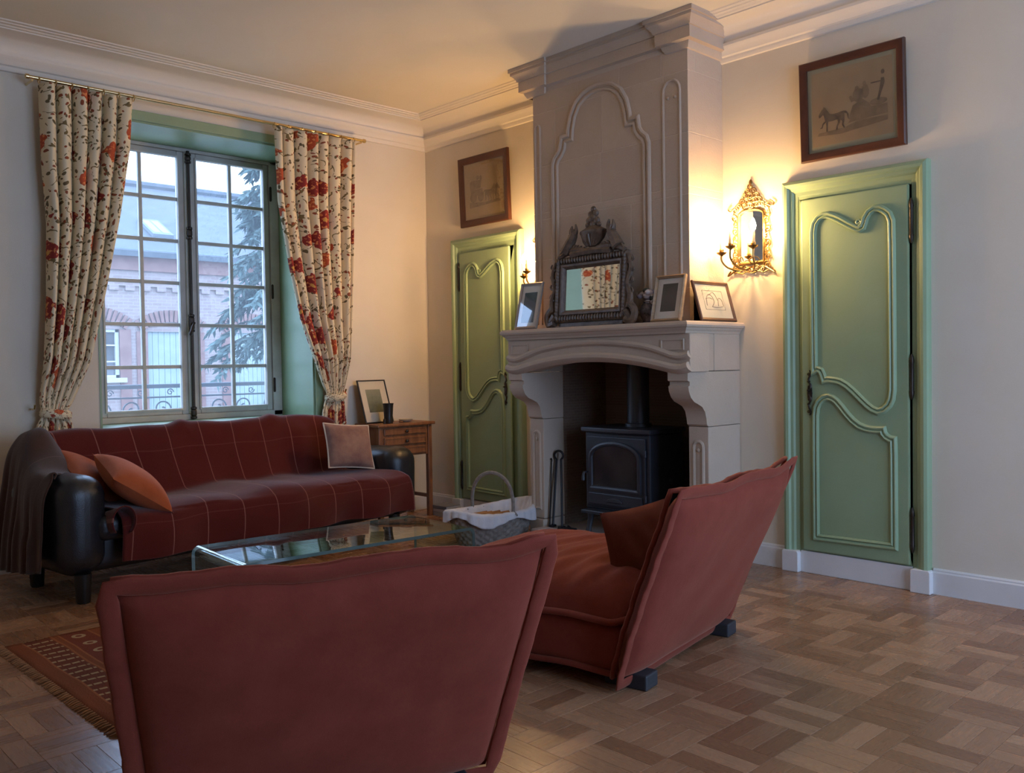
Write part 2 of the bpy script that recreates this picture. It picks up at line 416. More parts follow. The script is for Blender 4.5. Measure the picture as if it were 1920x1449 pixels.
def tag(o, label, cat, group=None, kind=None):
    if label: o['label'] = label
    if cat: o['category'] = cat
    if group: o['group'] = group
    if kind: o['kind'] = kind
    return o
def struct(o, label=None, cat=None): return tag(o, label, cat, None, 'structure')
def thing(name, label, cat, loc=(0, 0, 0), rz=0, group=None):
    o = bpy.data.objects.new(name, None); COL.objects.link(o); o.location = loc; o.rotation_euler = (0, 0, rz)
    o.empty_display_size = .1
    return tag(o, label, cat, group)
WINV = {}
def thingw(name, label, cat, loc=(0, 0, 0), group=None):      # parts are built in room coordinates
    o = thing(name, label, cat, loc, 0, group); WINV[o.name] = Matrix.Translation(-Vector(loc)); return o
def catmull(pts, n=6, closed=False):
    out = []; m = len(pts)
    for i in range(m if closed else m-1):
        g = lambda k: Vector(pts[k % m]) if closed else Vector(pts[max(0, min(m-1, k))])
        p0, p1, p2, p3 = g(i-1), g(i), g(i+1), g(i+2)
        for k in range(n):
            t = k/n
            out.append(tuple(.5*((2*p1)+(p2-p0)*t+(2*p0-5*p1+4*p2-p3)*t*t+(3*p1-p0-3*p2+p3)*t**3)))
    if not closed: out.append(tuple(pts[-1]))
    return out
def lerp(a, b, t): return a+(b-a)*t
def interp(tab, x):
    if x <= tab[0][0]: return tab[0][1]
    for (a, b), (c, d) in zip(tab, tab[1:]):
        if x <= c: return lerp(b, d, (x-a)/(c-a))
    return tab[-1][1]
def sstep(a, b, x):
    t = max(0, min(1, (x-a)/(b-a))); return t*t*(3-2*t)
def spiral(cx, cy, r0, r1, a0, turns, n=14):
    return [(cx+lerp(r0, r1, i/n)*cos(a0+turns*2*PI*i/n), cy+lerp(r0, r1, i/n)*sin(a0+turns*2*PI*i/n)) for i in range(n+1)]
# ------------------------------------------------------------------ floor: basket-weave parquet
CAM = SC.camera.matrix_world.inverted()
def to_px(p):
    q = CAM @ Vector(p)
    if q.z > -.05: return None
    return (960+1664.6*q.x/-q.z, 724.5-1664.6*q.y/-q.z, -q.z)
floor = MB().box(XL-.3, .35, YF-.3, .6, -.12, -.014).build('floor', mat('subfloor', (.05, .03, .02), .9), smooth=False)
struct(floor)
SQ, NS = .216, 3
SW = SQ/NS
def strip_mesh(along_x, cx=0, cy=0, mb=None):
    mb = mb or MB(); g = .0004; c = .0007
    L_, W_ = SQ/2-g, SW/2-g
    hx, hy = (L_, W_) if along_x else (W_, L_)
    vs = []; uv = []
    for (ins, z) in ((0, -.012), (0, -c), (c, 0)):
        for sx, sy in ((-1, -1), (1, -1), (1, 1), (-1, 1)):
            x, y = sx*(hx-ins), sy*(hy-ins); vs.append((cx+x, cy+y, z)); uv.append((x, y) if along_x else (y, x))
    fs = [(8, 9, 10, 11)]+[(k*4+i, k*4+(i+1) % 4, k*4+4+(i+1) % 4, k*4+4+i) for k in (0, 1) for i in range(4)]
    return mb.add(vs, fs, uv)
def hidden_floor(x, y):
    if -3.4 < x < -1.6 and -2.75 < y < -1.5: return True            # rug
    if y > -1.1 and -3.1 < x < -.75: return True                     # sofa
    return False
cand = []; rest = MB()
i0, i1 = int(XL/SQ)-1, 1; j0, j1 = int(YF/SQ)-1, 1
for i in range(i0, i1+1):
    for j in range(j0, j1+1):
        ax = (i+j) % 2 == 0
        for k in range(NS):
            x = (i+.5)*SQ+(0 if ax else (k-(NS-1)/2)*SW); y = (j+.5)*SQ+((k-(NS-1)/2)*SW if ax else 0)
            if not (XL-.1 < x < .1 and YF-.1 < y < .1): continue
            p = to_px((x, y, 0)); vis = p and -10 < p[0] < 1930 and p[1] < 1455 and not hidden_floor(x, y)
            if vis:                                                   # behind the two chairs
                if 215 < p[0] < 960 and p[1] > 1010: vis = False
                elif 960 < p[0] < 1400 and p[1] < 1180: vis = False
            if vis and x < 0 and y < 0: cand.append((p[2], x, y, ax))
            else: strip_mesh(ax, x, y, rest)
cand.sort()
mesh_of = {}
for ax in (True, False):
    o = strip_mesh(ax).build('plank', M_FLOOR, floor, smooth=False); mesh_of[ax] = o
    _, x, y, _ = next(c for c in cand if c[3] == ax); o.location = (x, y, 0)
used = {True: 0, False: 0}
for n, (d, x, y, ax) in enumerate(cand):
    if n < 300:
        if used[ax]:
            o = mesh_of[ax].copy(); COL.objects.link(o); o.parent = floor; o.location = (x, y, 0)
        used[ax] += 1
    else: strip_mesh(ax, x, y, rest)
o = rest.build('parquet_field', M_FLOOR, floor, smooth=False); o['kind'] = 'stuff'

# ------------------------------------------------------------------ walls and ceiling
struct(MB().box(XL-.3, .35, YF-.3, .6, H, H+.2).build('ceiling', M_CEIL, smooth=False))
T = .55
mb = MB()
mb.box(XL-.3, WX0, 0, T, 0, H).box(WX1, .35, 0, T, 0, H).box(WX0, WX1, 0, T, WZ1, H).box(WX0, WX1, 0, T, 0, WZ0)
struct(mb.build('wall_back', M_WALL, smooth=False))
FY0, FY1, FZ = -2.735, -1.60, 1.16            # firebox opening in the right wall
mb = MB()
mb.box(0, .35, YF-.3, FY0, 0, H).box(0, .35, FY1, 0, 0, H).box(0, .35, FY0, FY1, FZ, H)
struct(mb.build('wall_right', M_WALL, smooth=False))
def wall_with_windows(name, side):
    mb = MB(); ops = sorted([(a, b) for s, a, b in REAR if s == side])
    lo, hi = (YF-.3, 0) if side == 'L' else (XL, 0)
    def add(a, b, z0, z1):
        if side == 'L': mb.box(XL-.3, XL, a, b, z0, z1)
        else: mb.box(a, b, YF-.3, YF, z0, z1)
    cur = lo
    for a, b in ops:
        add(cur, a, 0, H); add(a, b, 0, RZ0); add(a, b, RZ1, H); cur = b
    add(cur, hi, 0, H)
    return struct(mb.build(name, M_WALL, smooth=False))
wall_with_windows('wall_left', 'L'); wall_with_windows('wall_front', 'F')
nwin = 2
for s, a, b in REAR:                           # plain casements behind the camera
    mb = MB(); pn = []
    def bar(u0, u1, z0, z1, d=.05, off=.12):
        if s == 'L': mb.box(XL-off-d, XL-off, u0, u1, z0, z1)
        else: mb.box(u0, u1, YF-off-d, YF-off, z0, z1)
    bar(a, a+.06, RZ0, RZ1); bar(b-.06, b, RZ0, RZ1); bar(a, b, RZ0, RZ0+.07); bar(a, b, RZ1-.06, RZ1); bar((a+b)/2-.05, (a+b)/2+.05, RZ0, RZ1)
    for k in range(1, 5):
        z = lerp(RZ0, RZ1, k/5); bar(a, b, z-.012, z+.012, .03, .13)
    struct(mb.build('window_%d' % nwin, M_SASH, smooth=False)); nwin += 1

# cornice all round the room
prof = [(0, 2.852), (.012, 2.855), (.018, 2.868), (.018, 2.88), (.03, 2.886), (.036, 2.90), (.052, 2.915), (.062, 2.93), (.062, 2.945), (.045, 2.948),
        (.048, 2.962), (.058, 2.982), (.080, 3.002), (.112, 3.018), (.15, 3.028), (.188, 3.033), (.188, 3.04), (.205, 3.041), (.212, 3.047), (.235, 3.048), (.238, 3.053), (.262, 3.054), (.266, H)]
struct(MB().psweep([(XL, YF), (0, YF), (0, 0), (XL, 0)], prof, lambda u, v, h: (u, v, h)).build('trim_1', M_CORN, angle=25))
# skirting boards
bprof = [(.0, 0), (.0, 0), (.018, 0), (.018, .105), (.013, .112), (.013, .118), (.006, .125), (0, .125)]
def skirting(name, path):
    struct(MB().psweep(path, [(-o, h) for o, h in bprof], lambda u, v, h: (u, v, h), closed=False).build(name, M_BASE, angle=30))
skirting('baseboard_back', [(XL, 0), (0, 0)])
skirting('baseboard_right', [(0, 0), (0, -.345)])
skirting('baseboard_right', [(0, -1.125), (0, -1.47)])
skirting('baseboard_right', [(0, -2.875), (0, -3.15)])
skirting('baseboard_right', [(0, -3.94), (0, YF)])

# ------------------------------------------------------------------ the casement window
win = struct(thing('window_1', None, None, (0, 0, 0)))
MB().box(WX1-.012, WX1, -.004, WD, WZ0, WZ1).build('jamb_lining', M_TEAL, win, smooth=False)
MB().box(WX0, WX0+.012, -.004, WD, WZ0, WZ1).build('jamb_lining', M_TEAL, win, smooth=False)
MB().box(WX0, WX1, -.004, WD, WZ1-.012, WZ1).build('soffit_lining', M_TEAL, win, smooth=False)
MB().box(WX0, WX1, -.03, WD, WZ0-.03, WZ0+.01).build('window_sill', M_TEAL, win, smooth=False, bevel=.004)
mb = MB(); aw = .062
mb.box(WX0, WX1+aw, -.022, -.0005, WZ1, WZ1+aw).box(WX1, WX1+aw, -.022, -.0005, .12, WZ1)
mb.build('architrave', M_GREEN, win, smooth=False, bevel=.005)
mb = MB(); y0, y1 = WD-.01, WD+.06
mb.box(WX0+.012, -2.395, y0, y1, WZ0, WZ1-.012).box(-1.140, WX1-.012, y0, y1, WZ0, WZ1-.012)
mb.box(WX0+.012, WX1-.012, y0, y1, WZ0+.01, WZ0+.052).box(WX0+.012, WX1-.012, y0, y1, 2.668, WZ1-.012)
mb.build('frame', M_FRAMEW, win, smooth=False, bevel=.006)
def sash(x0, x1):
    z0, z1 = .832, 2.668; st = .046; gx0, gx1, gz0, gz1 = x0+st, x1-st, z0+.042, z1-.042
    mb = MB(); ya, yb = WD+.004, WD+.044
    mb.box(x0, gx0, ya, yb, z0, z1).box(gx1, x1, ya, yb, z0, z1).box(gx0, gx1, ya, yb, z0, gz0).box(gx0, gx1, ya, yb, gz1, z1)
    s = mb.build('sash', M_SASH, win, smooth=False, bevel=.006)
    # weather moulding round the glass
    MB().psweep([(gx0, gz0), (gx1, gz0), (gx1, gz1), (gx0, gz1)], [(-.012, 0), (-.012, .012), (0, .012), (.004, 0)], lambda u, v, h: (u, ya-h, v)).build('glazing_bead', M_SASH, s, smooth=False)
    xm = (gx0+gx1)/2; b = .0125
    mz = [lerp(gz0, gz1, k/6) for k in range(7)]
    MB().box(xm-b, xm+b, ya+.004, yb-.006, gz0, gz1).build('muntin', M_SASH, s, smooth=False, bevel=.004)
    first = None; pane = None
    for k in range(1, 6):
        if first is None:
            first = MB().box(gx0, gx1, ya+.006, yb-.008, -b, b).build('muntin', M_SASH, s, smooth=False, bevel=.004); o = first
        else: o = first.copy(); COL.objects.link(o); o.parent = s
        o.location = (0, 0, mz[k])
    for k in range(6):
        for c in range(2):
            cx = (gx0+xm)/2 if c == 0 else (xm+gx1)/2; hw = (xm-gx0)/2-.004; hh = (mz[1]-mz[0])/2-.004
            if pane is None:
                pane = MB().box(-hw, hw, 0, .003, -hh, hh).build('pane', M_PANE, s, smooth=False); o = pane
            else: o = pane.copy(); COL.objects.link(o); o.parent = s
            o.location = (cx, WD+.024, (mz[k]+mz[k+1])/2)
    return s
sash(-2.393, -1.792); sash(-1.748, -1.142)
MB().box(-1.794, -1.746, WD-.012, WD+.05, .832, 2.668).build('meeting_stile', M_FRAMEW, win, smooth=False, bevel=.01)
mb = MB().tube([(-1.77, WD-.028, .80), (-1.77, WD-.028, 2.672)], .0105, 10)
mb.build('espagnolette_rod', M_IRON2, win)
for z, hgt in ((2.10, .05), (1.47, .09), (.84, .05), (2.62, .035)):
    mb = MB().rbox((-1.77, WD-.026, z), (.036, .036, hgt), .012, 3)
    for q in (-1, 1): mb.lathe([(.010, -.012), (.021, -.006), (.021, .006), (.010, .012)], (-1.77, WD-.028, z+q*(hgt/2+.008)), 12)
    mb.build('bolt_guide', M_IRON2, win)
mb = MB().tube([(-1.77, WD-.03, 1.47), (-1.77, WD-.07, 1.47), (-1.785, WD-.078, 1.45), (-1.80, WD-.078, 1.40)], [.008, .008, .009, .012], 8)
mb.sphere((-1.80, WD-.078, 1.395), .015, 10, 8); mb.build('bolt_handle', M_IRON2, win)
for x in (-2.402, -1.133):
    for z in (1.02, 1.72, 2.45):
        MB().lathe([(.004, -.055), (.009, -.048), (.009, .048), (.004, .055)], (x, WD-.014, z), 10).build('hinge', M_IRON2, win)

# ------------------------------------------------------------------ the two green cupboard doors
UPT = [(.178, 1.70), (.178, 1.82), (.186, 1.865), (.208, 1.893), (.235, 1.904), (.261, 1.903), (.295, 1.889), (.322, 1.874), (.37, 1.842), (.417, 1.814), (.432, 1.810), (.447, 1.817), (.455, 1.838), (.462, 1.862), (.480, 1.888), (.506, 1.903), (.535, 1.902), (.559, 1.888), (.583, 1.866), (.597, 1.83), (.599, 1.70)]
UPB = [(.180, 1.085), (.20, 1.094), (.217, 1.087), (.228, 1.065), (.236, 1.035), (.256, 1.040), (.275, 1.038), (.300, 1.035), (.324, 1.029), (.357, 1.011), (.39, .984), (.425, .950), (.464, .913), (.492, .892), (.523, .880), (.553, .889), (.581, .916), (.594, .945), (.600, .99), (.600, 1.20)]
LOT = [(.185, .72), (.186, .85), (.192, .895), (.207, .925), (.232, .947), (.26, .953), (.284, .946), (.304, .932), (.333, .900), (.361, .865), (.392, .833), (.426, .808), (.46, .796), (.491, .792), (.52, .791), (.549, .793), (.553, .775), (.566, .758), (.585, .748), (.602, .746), (.604, .66), (.605, .206)]
def door(name, y0, sg, swing):
    """u runs away from the hinge-free edge; sg -1: u towards -y (right door), +1 mirrored (left door)"""
    d = struct(thing(name, None, None, (0, y0, 0)))
    fn = lambda u, v, n: (-n, sg*u, v)
    aprof = [(0, 0), (0, .030), (-.006, .044), (-.020, .050), (-.034, .046), (-.042, .034), (-.056, .030), (-.064, .020), (-.078, .017), (-.086, .014), (-.088, 0)]
    MB().psweep([(0, .112), (0, 2.108), (.772, 2.108), (.772, .112)], aprof, fn, closed=False).build('architrave', M_GREEN, d, angle=22)
    MB().prism([(.085, .112), (.69, .112), (.69, 2.03), (.085, 2.03)], fn, .001, .012).build('door_stop', M_GREEN, d, smooth=False)
    MB().prism([(.688, .112), (.688, 2.03), (.085, 2.03), (.085, 2.006), (.105, 2.006), (.69, 2.0)], fn, .012, .013).build('head_stop', M_GREEN, d, smooth=False)
    for u in (-.006, .686):                                            # plinth blocks
        mb = MB().prism([(u, 0), (u+.096, 0), (u+.096, .108), (u+.088, .116), (u+.008, .116), (u, .108)], fn, .001, .056)
        mb.build('plinth_block', M_BASE, d, smooth=False, bevel=.004)
    MB().prism([(.09, 0), (.686, 0), (.686, .118), (.09, .118)], fn, .001, .024).build('threshold_board', M_BASE, d, smooth=False, bevel=.003)
    hinge_u = .684
    lfn = lambda u, v, n: (-n, sg*(u-hinge_u), v)
    lf = MB().prism([(.108, .124), (.678, .124), (.678, 2.0), (.108, 2.0)], lfn, .014, .034)
    leaf = lf.build('door_leaf', M_GREEN, d, smooth=False, bevel=.008)
    leaf.location = (0, sg*hinge_u, 0); leaf.rotation_euler = (0, 0, swing)
    mp = [(-.021, .033), (-.019, .043), (-.012, .048), (-.006, .043), (-.004, .040), (.002, .047), (.008, .0485), (.014, .044), (.018, .033)]
    up = UPT+list(reversed(UPB)); lo = LOT+[(.185, .200)]
    for path in (up, lo):
        ps = []
        for i, p in enumerate(path):
            q = path[(i+1) % len(path)]; ps.append(p)
            if math.dist(p, q) > .25: ps += [(lerp(p[0], q[0], t), lerp(p[1], q[1], t)) for t in (.33, .66)]
        MB().psweep(ps, mp, lfn).build('panel_moulding', M_GREEN, leaf, angle=30)
    mb = MB()
    for cx, cy, a0, t in ((.428, 1.842, -PI/2, 1.3), (.452, 1.838, PI*.6, -1.2)):
        mb.tube([lfn(u, v, .040) for u, v in spiral(cx, cy, .018, .004, a0, t)], [.006]*14+[.004], 6)
    mb.build('carved_scroll', M_GREEN, leaf)
    # pierced iron lock plate
    pl = []
    for k in range(25):
        t = k/24; pl.append((.156+.006*sin(t*PI*7), lerp(.852, 1.092, t)))
    mb = MB().tube([lfn(u, v, .039) for u, v in pl], [.003+.005*abs(sin(k/24*PI*4))*(1 if 4 < k < 20 else .5) for k in range(25)], 6)
    mb.prism([(.148, .93), (.166, .93), (.170, .97), (.166, 1.01), (.148, 1.01), (.144, .97)], lfn, .034, .042)
    mb.tube([lfn(.157, .985, .04), lfn(.157, .985, .062)], .005, 8)
    for v in (.87, .91, 1.03, 1.07):
        mb.tube([lfn(a, b, .038) for a, b in spiral(.150, v, .009, .002, 0, 1.2, 9)], .0022, 5)
    mb.build('lock_plate', M_IRON2, leaf)
    for a, b in ((.187, .414), (.944, 1.169), (1.709, 1.93)):
        MB().lathe([(.003, a), (.008, a+.015), (.011, a+.04), (.009, a+.045), (.009, b-.045), (.011, b-.04), (.008, b-.015), (.003, b)], fn(.690, 0, .030), 10).build('hinge', M_IRON2, d)
    return d
door('door_1', -3.159, -1, 0); door('door_2', -1.118, 1, rad(-1.6))
# ------------------------------------------------------------------ fireplace
fp = thingw('fireplace', 'tall carved limestone fireplace with overmantel, arched lintel and scrolled corbels', 'fireplace', (-.2, -2.165, 0))
BY0, BY1, BX = -2.765, -1.56, -.336
MB().box(BX+.0012, -.001, BY0+.0012, BY1-.005, 1.30, 2.95).build('mortar_core', M_MORTAR, fp, smooth=False)
rows = [(1.30, 1.56, (-1.98, -2.40)), (1.56, 1.815, (-1.75, -2.20, -2.55)), (1.815, 2.075, (-1.93, -2.36)), (2.075, 2.118, (-1.80, -2.15, -2.48)),
        (2.118, 2.415, (-2.13, -2.585)), (2.415, 2.755, (-1.755, -2.145, -2.60)), (2.755, 2.95, (-1.95, -2.28, -2.585))]
G = .0022
sb = None
for ri, (z0, z1, cuts) in enumerate(rows):
    ys = [BY1]+list(cuts)+[BY0]; qd = (.10, .336, .16, .336, .12, .336, .07)[ri]
    for k in range(len(ys)-1):
        a, b = ys[k+1], ys[k]; last = k == len(ys)-2; first = k == 0
        xb = BX+qd-(G if qd < .33 else 0) if last else BX+.05
        if first: xb = BX+.33
        MB().box(BX, xb, a+(0 if last else G), b-(0 if first else G), z0+G, z1-G).build('stone_block', M_STONE, fp, smooth=False, bevel=.0012, bseg=1)
    if qd < .33:
        MB().box(BX+qd+G, -.001, BY0, BY0+.06, z0+G, z1-G).build('stone_block', M_STONE, fp, smooth=False, bevel=.0012, bseg=1)
# crown cornice with projecting ends
cp = [(0, 2.868), (-.010, 2.872), (-.022, 2.892), (-.026, 2.906), (-.050, 2.912), (-.050, 2.976), (-.058, 2.978), (-.062, 2.992), (-.078, 3.012), (-.088, 3.018), (-.088, 3.034), (-.098, 3.036), (-.098, 3.0598)]
yl, yr, xf = BY1+.03, BY0, BX
pth = [(0, yl), (xf, yl), (xf, yl-.135), (xf+.016, yl-.135), (xf+.016, yr+.135), (xf, yr+.135), (xf, yr), (0, yr)]
cm = MB().psweep(pth, cp, lambda u, v, h: (u, v, h), closed=False)
cm.box(BX+.02, -.001, BY0+.02, BY1-.02, 2.95, 3.0595)
cm.build('crown_cornice', M_STONE, fp, angle=25)
# carved panel on the overmantel
cyy = -2.115
half = [(.362, 1.42), (.362, 1.9), (.362, 2.40), (.350, 2.435), (.318, 2.462), (.296, 2.495), (.290, 2.535), (.288, 2.55), (.230, 2.552), (.226, 2.60), (.205, 2.68), (.165, 2.745), (.11, 2.785), (.055, 2.803), (0, 2.808)]
path = [(-u, v) for u, v in half]+[(u, v) for u, v in reversed(half[:-1])]
fb = lambda u, v, h: (BX-h, cyy-u, v)
MB().psweep(path, [(.032, -.004), (.029, .011), (.020, .016), (.008, .013), (.002, .003), (-.004, .002), (-.010, .010), (-.020, .011), (-.026, .005), (-.030, -.004)], fb).build('panel_moulding', M_STONE, fp, angle=28)
for s, y in ((0, -1.60), (1, -2.655)):
    hw = .022 if s == 0 else .058
    arch = [(hw, 1.40), (hw, 2.62)]+[(hw*cos(t*PI/8), 2.66+hw*1.1*sin(t*PI/8)) for t in range(9)]+[(-hw, 2.62), (-hw, 1.40)]
    MB().psweep(arch, [(.010, -.003), (.008, .005), (0, .008), (-.006, .003), (-.009, -.003)], lambda u, v, h: (BX-h, y-u, v), closed=False).build('pilaster_moulding', M_STONE, fp, angle=28)
for du in (-.024, .024): MB().sphere((BX-.001, -2.655-du, 2.625), .010, 10, 6, (.6, 1, 1)).build('carved_trefoil', M_STONE, fp)
# mantel shelf
my0, my1 = -2.902, -1.450
mprof = [(0, 1.300), (-.006, 1.300), (-.010, 1.312), (-.022, 1.322), (-.026, 1.330), (-.036, 1.334), (-.040, 1.345), (-.036, 1.358), (-.026, 1.366)]
sh = MB().psweep([(0, my1-.04), (-.52, my1-.04), (-.52, my0+.04), (0, my0+.04)], mprof, lambda u, v, h: (u, v, h), closed=False)
sh.box(-.55, -.001, my0+.012, my1-.012, 1.335, 1.366).box(-.521, -.001, my0+.041, my1-.041, 1.30, 1.34)
sh.build('mantel_shelf', M_STONE2, fp, angle=30)
# arched lintel
ly0, ly1 = -2.886, -1.478; lc = -2.18
def arch(y): return 1.092+.074*max(0, 1-((y-lc)/.605)**2)
bot = [(y, arch(y)) for y in [lerp(ly1-.13, ly0+.13, i/28) for i in range(29)]]
poly = [(ly1, 1.30), (ly1, 1.092)]+bot+[(ly0, 1.092), (ly0, 1.30)]
MB().prism(poly, lambda a, b, d: (d, a, b), -.512, -.335).build('lintel', M_STONE2, fp, smooth=False, bevel=.004)
def rib(h0, prof, name, drop):
    pts = []
    for i in range(37):
        t = i/36; y = lerp(ly1-.002, ly0+.002, t); e = abs(t-.5)*2
        pts.append((y, arch(y)+h0-drop*sstep(.55, .92, e)+(.012*sstep(.93, 1, e))))
    MB().psweep(pts, prof, lambda a, b, d: (-.512-d, a, b), closed=False).build(name, M_STONE2, fp, angle=30)
rib(.022, [(-.022, -.004), (-.022, .020), (-.010, .030), (.006, .030), (.020, .020), (.028, .004), (.034, -.004)], 'lower_arch_moulding', .0)
rib(.098, [(-.026, -.004), (-.022, .012), (-.008, .022), (.004, .018), (.014, .006), (.020, -.004)], 'upper_arch_moulding', .018)
for a, b in ((-1.515, -1.66), (-2.70, -2.845)):
    MB().psweep([(a, 1.268), (b, 1.268), (b, 1.215), (a, 1.215)], [(-.004, -.002), (-.003, .006), (.003, .006), (.004, -.002)], lambda u, v, d: (-.512-d, u, v)).build('corner_panel', M_STONE2, fp, smooth=False)
# side cheeks of the hood, corbels and jambs
S = [(-.32, .79), (-.334, .80), (-.340, .835), (-.352, .872), (-.378, .900), (-.415, .916), (-.452, .930), (-.482, .955), (-.500, .988), (-.505, 1.015), (-.492, 1.02), (-.492, 1.04), (-.510, 1.046), (-.510, 1.092), (-.001, 1.092), (-.001, .79)]
for y0, y1, sd in ((-2.868, -2.737, 'r'), (-1.600, -1.478, 'l')):
    MB().prism(S, lambda a, b, d: (a, d, b), y0, y1).build('corbel', M_STONE2, fp, angle=30)
    for xa, xb in ((-.334, -.262), (-.258, -.001)):
        MB().box(xa, xb, y0, y1, 1.095, 1.30).build('cheek_block', M_STONE2, fp, smooth=False, bevel=.003, bseg=1)
    MB().box(-.321, -.001, y0, y1, .135, .787).build('jamb', M_STONE2, fp, smooth=False, bevel=.005)
    MB().box(-.332, -.001, y0-(.008 if sd == 'r' else 0), y1+(.008 if sd == 'l' else 0), 0, .132).build('jamb_base', M_STONE2, fp, smooth=False, bevel=.006)
    yc = (y0+y1)/2; hw = .032
    pa = [(hw, .20), (hw, .66)]+[(hw*cos(t*PI/8), .675+hw*sin(t*PI/8)) for t in range(9)]+[(-hw, .66), (-hw, .20)]
    MB().psweep(pa, [(.012, -.002), (.010, .007), (.002, .010), (-.006, .005), (-.009, -.002)], lambda u, v, h: (-.321-h, yc-u, v)).build('jamb_moulding', M_STONE2, fp, angle=28)
    MB().sphere((-.321, yc, .655), .012, 10, 6, (.7, 1, 1)).build('carved_boss', M_STONE2, fp)
# firebox lining and hearth
M_BRICKIN = brickwall('sooty_firebrick', (.16, .10, .07), (.20, .13, .09), (.22, .17, .13), 9)
M_SOOT = mat('soot', (.045, .034, .028), .95, (.07, .052, .042), 5)
MB().box(.30, .34, FY0, FY1, .08, 1.6).build('fireback', M_BRICKIN, fp, smooth=False)
MB().box(-.13, .30, FY1-.006, FY1+.03, .08, 1.6).build('firebox_cheek', M_BRICKIN, fp, smooth=False)
MB().box(-.30, .30, FY0-.03, FY0+.004, .08, 1.6).build('firebox_cheek', M_BRICKIN, fp, smooth=False)
MB().box(-.33, .30, FY0, FY1, 1.17, 1.20).build('smoke_shelf', M_SOOT, fp, smooth=False)
MB().box(-.36, .33, FY0+.002, FY1-.008, 0, .078).build('hearth_slab', mat('hearth_stone', (.36, .31, .27), .8, (.28, .24, .21), 6, .2, 40), fp, smooth=False, bevel=.005)
M_HB = mat('pale_brick', (.55, .46, .41), .85, (.43, .35, .31), 12, .3, 60)
hb = None; nb = 16
for k in range(nb):
    y = lerp(FY1-.045, FY0+.035, k/(nb-1))
    if hb is None: hb = MB().box(-.06, .06, -.031, .031, 0, .092).build('brick', M_HB, fp, smooth=False, bevel=.005); o = hb
    else: o = hb.copy(); COL.objects.link(o)
    o.location = (-.40, y, 0)

# ------------------------------------------------------------------ wood stove
st = thingw('wood_stove', 'black cast iron stove with arched glass door standing in the fireplace', 'stove', (-.05, -2.13, .078))
sx0, sx1, sy0, sy1 = -.235, .12, -2.40, -1.865
MB().box(sx0+.01, sx1, sy0+.012, sy1-.012, .225, .715).build('body', M_STOVE, st, smooth=False, bevel=.012)
pts = [(sx1, sy0-.008), (sx1, sy1+.008)]+[(sx0-.012-.022*sin(PI*t/10), lerp(sy1+.008, sy0-.008, t/10)) for t in range(11)]
MB().prism(pts, lambda a, b, d: (a, b, d), .715, .745).build('top_plate', M_STOVE, st, smooth=False, bevel=.008)
MB().prism([(sx0-.06, sy0+.03), (sx0-.06, sy1-.03), (sx1, sy1-.005), (sx1, sy0+.005)], lambda a, b, d: (a, b, d), .205, .228).build('ash_lip', M_STOVE, st, smooth=False, bevel=.006)
mb = MB()
for y in (sy0+.045, sy1-.045):
    for x in (sx0+.02, sx1-.03):
        e = -1 if x < 0 else 1
        MB().tube([(x, y, .208), (x+e*.004, y, .16), (x+e*.018, y, .11), (x+e*.026, y, .078)], [.024, .019, .015, .021], 8).build('leg', M_STOVE, st)
dy0, dy1 = sy0+.055, sy1-.055; yc = (dy0+dy1)/2; hw = (dy1-dy0)/2
fx = lambda a, b, d: (sx0+.01-d, a, b)
def archpoly(h, z0, z1, rise, n=12): return [(yc+h, z0), (yc+h, z1)]+[(yc+h*cos(PI*t/n), z1+rise*sin(PI*t/n)) for t in range(1, n)]+[(yc-h, z1), (yc-h, z0)]
dr = MB().prism([(dy1+.02, .25), (dy1+.02, .69), (dy0-.02, .69), (dy0-.02, .25)], fx, 0, .016).build('door', M_STOVE, st, smooth=False, bevel=.006)
MB().psweep(archpoly(hw-.025, .37, .56, .085), [(-.018, .014), (-.016, .030), (-.004, .034), (.006, .030), (.012, .014)], fx).build('door_arch_frame', M_STOVE, dr, angle=30)
MB().prism(archpoly(hw-.03, .372, .558, .08), fx, .012, .0185).build('door_glass', M_STOVEGLASS, dr, smooth=False)
MB().prism([(dy1, .262), (dy1, .335), (dy0, .335), (dy0, .262)], fx, .014, .024).build('ash_door', M_STOVE, st, smooth=False, bevel=.006)
mb = MB().prism(archpoly(.06, .285, .29, .022), fx, .022, .032); mb.build('ash_door_grip', M_STOVE, st, bevel=.003)
mb = MB().tube([fx(dy1+.012, .46, .016), fx(dy1+.012, .46, .05), fx(dy1+.012, .44, .058), fx(dy1+.012, .41, .058)], [.007, .007, .009, .011], 8); mb.build('handle', M_STOVE, st)
for z in (.33, .60): MB().lathe([(.004, z-.025), (.009, z-.02), (.009, z+.02), (.004, z+.025)], fx(dy0-.025, 0, .02), 10).build('hinge', M_STOVE, st)
MB().lathe([(.085, .745), (.085, .765), (.07, .77), (.07, 1.17)], (-.03, yc-.02, 0), 24).build('flue_pipe', M_STOVE, st)
MB().lathe([(.010, -.02), (.018, -.016), (.018, .016), (.010, .02)], (-.02, sy0+.004, .42), 12, Matrix.Rotation(PI/2, 4, 'X')).build('air_knob', M_STOVE, st)

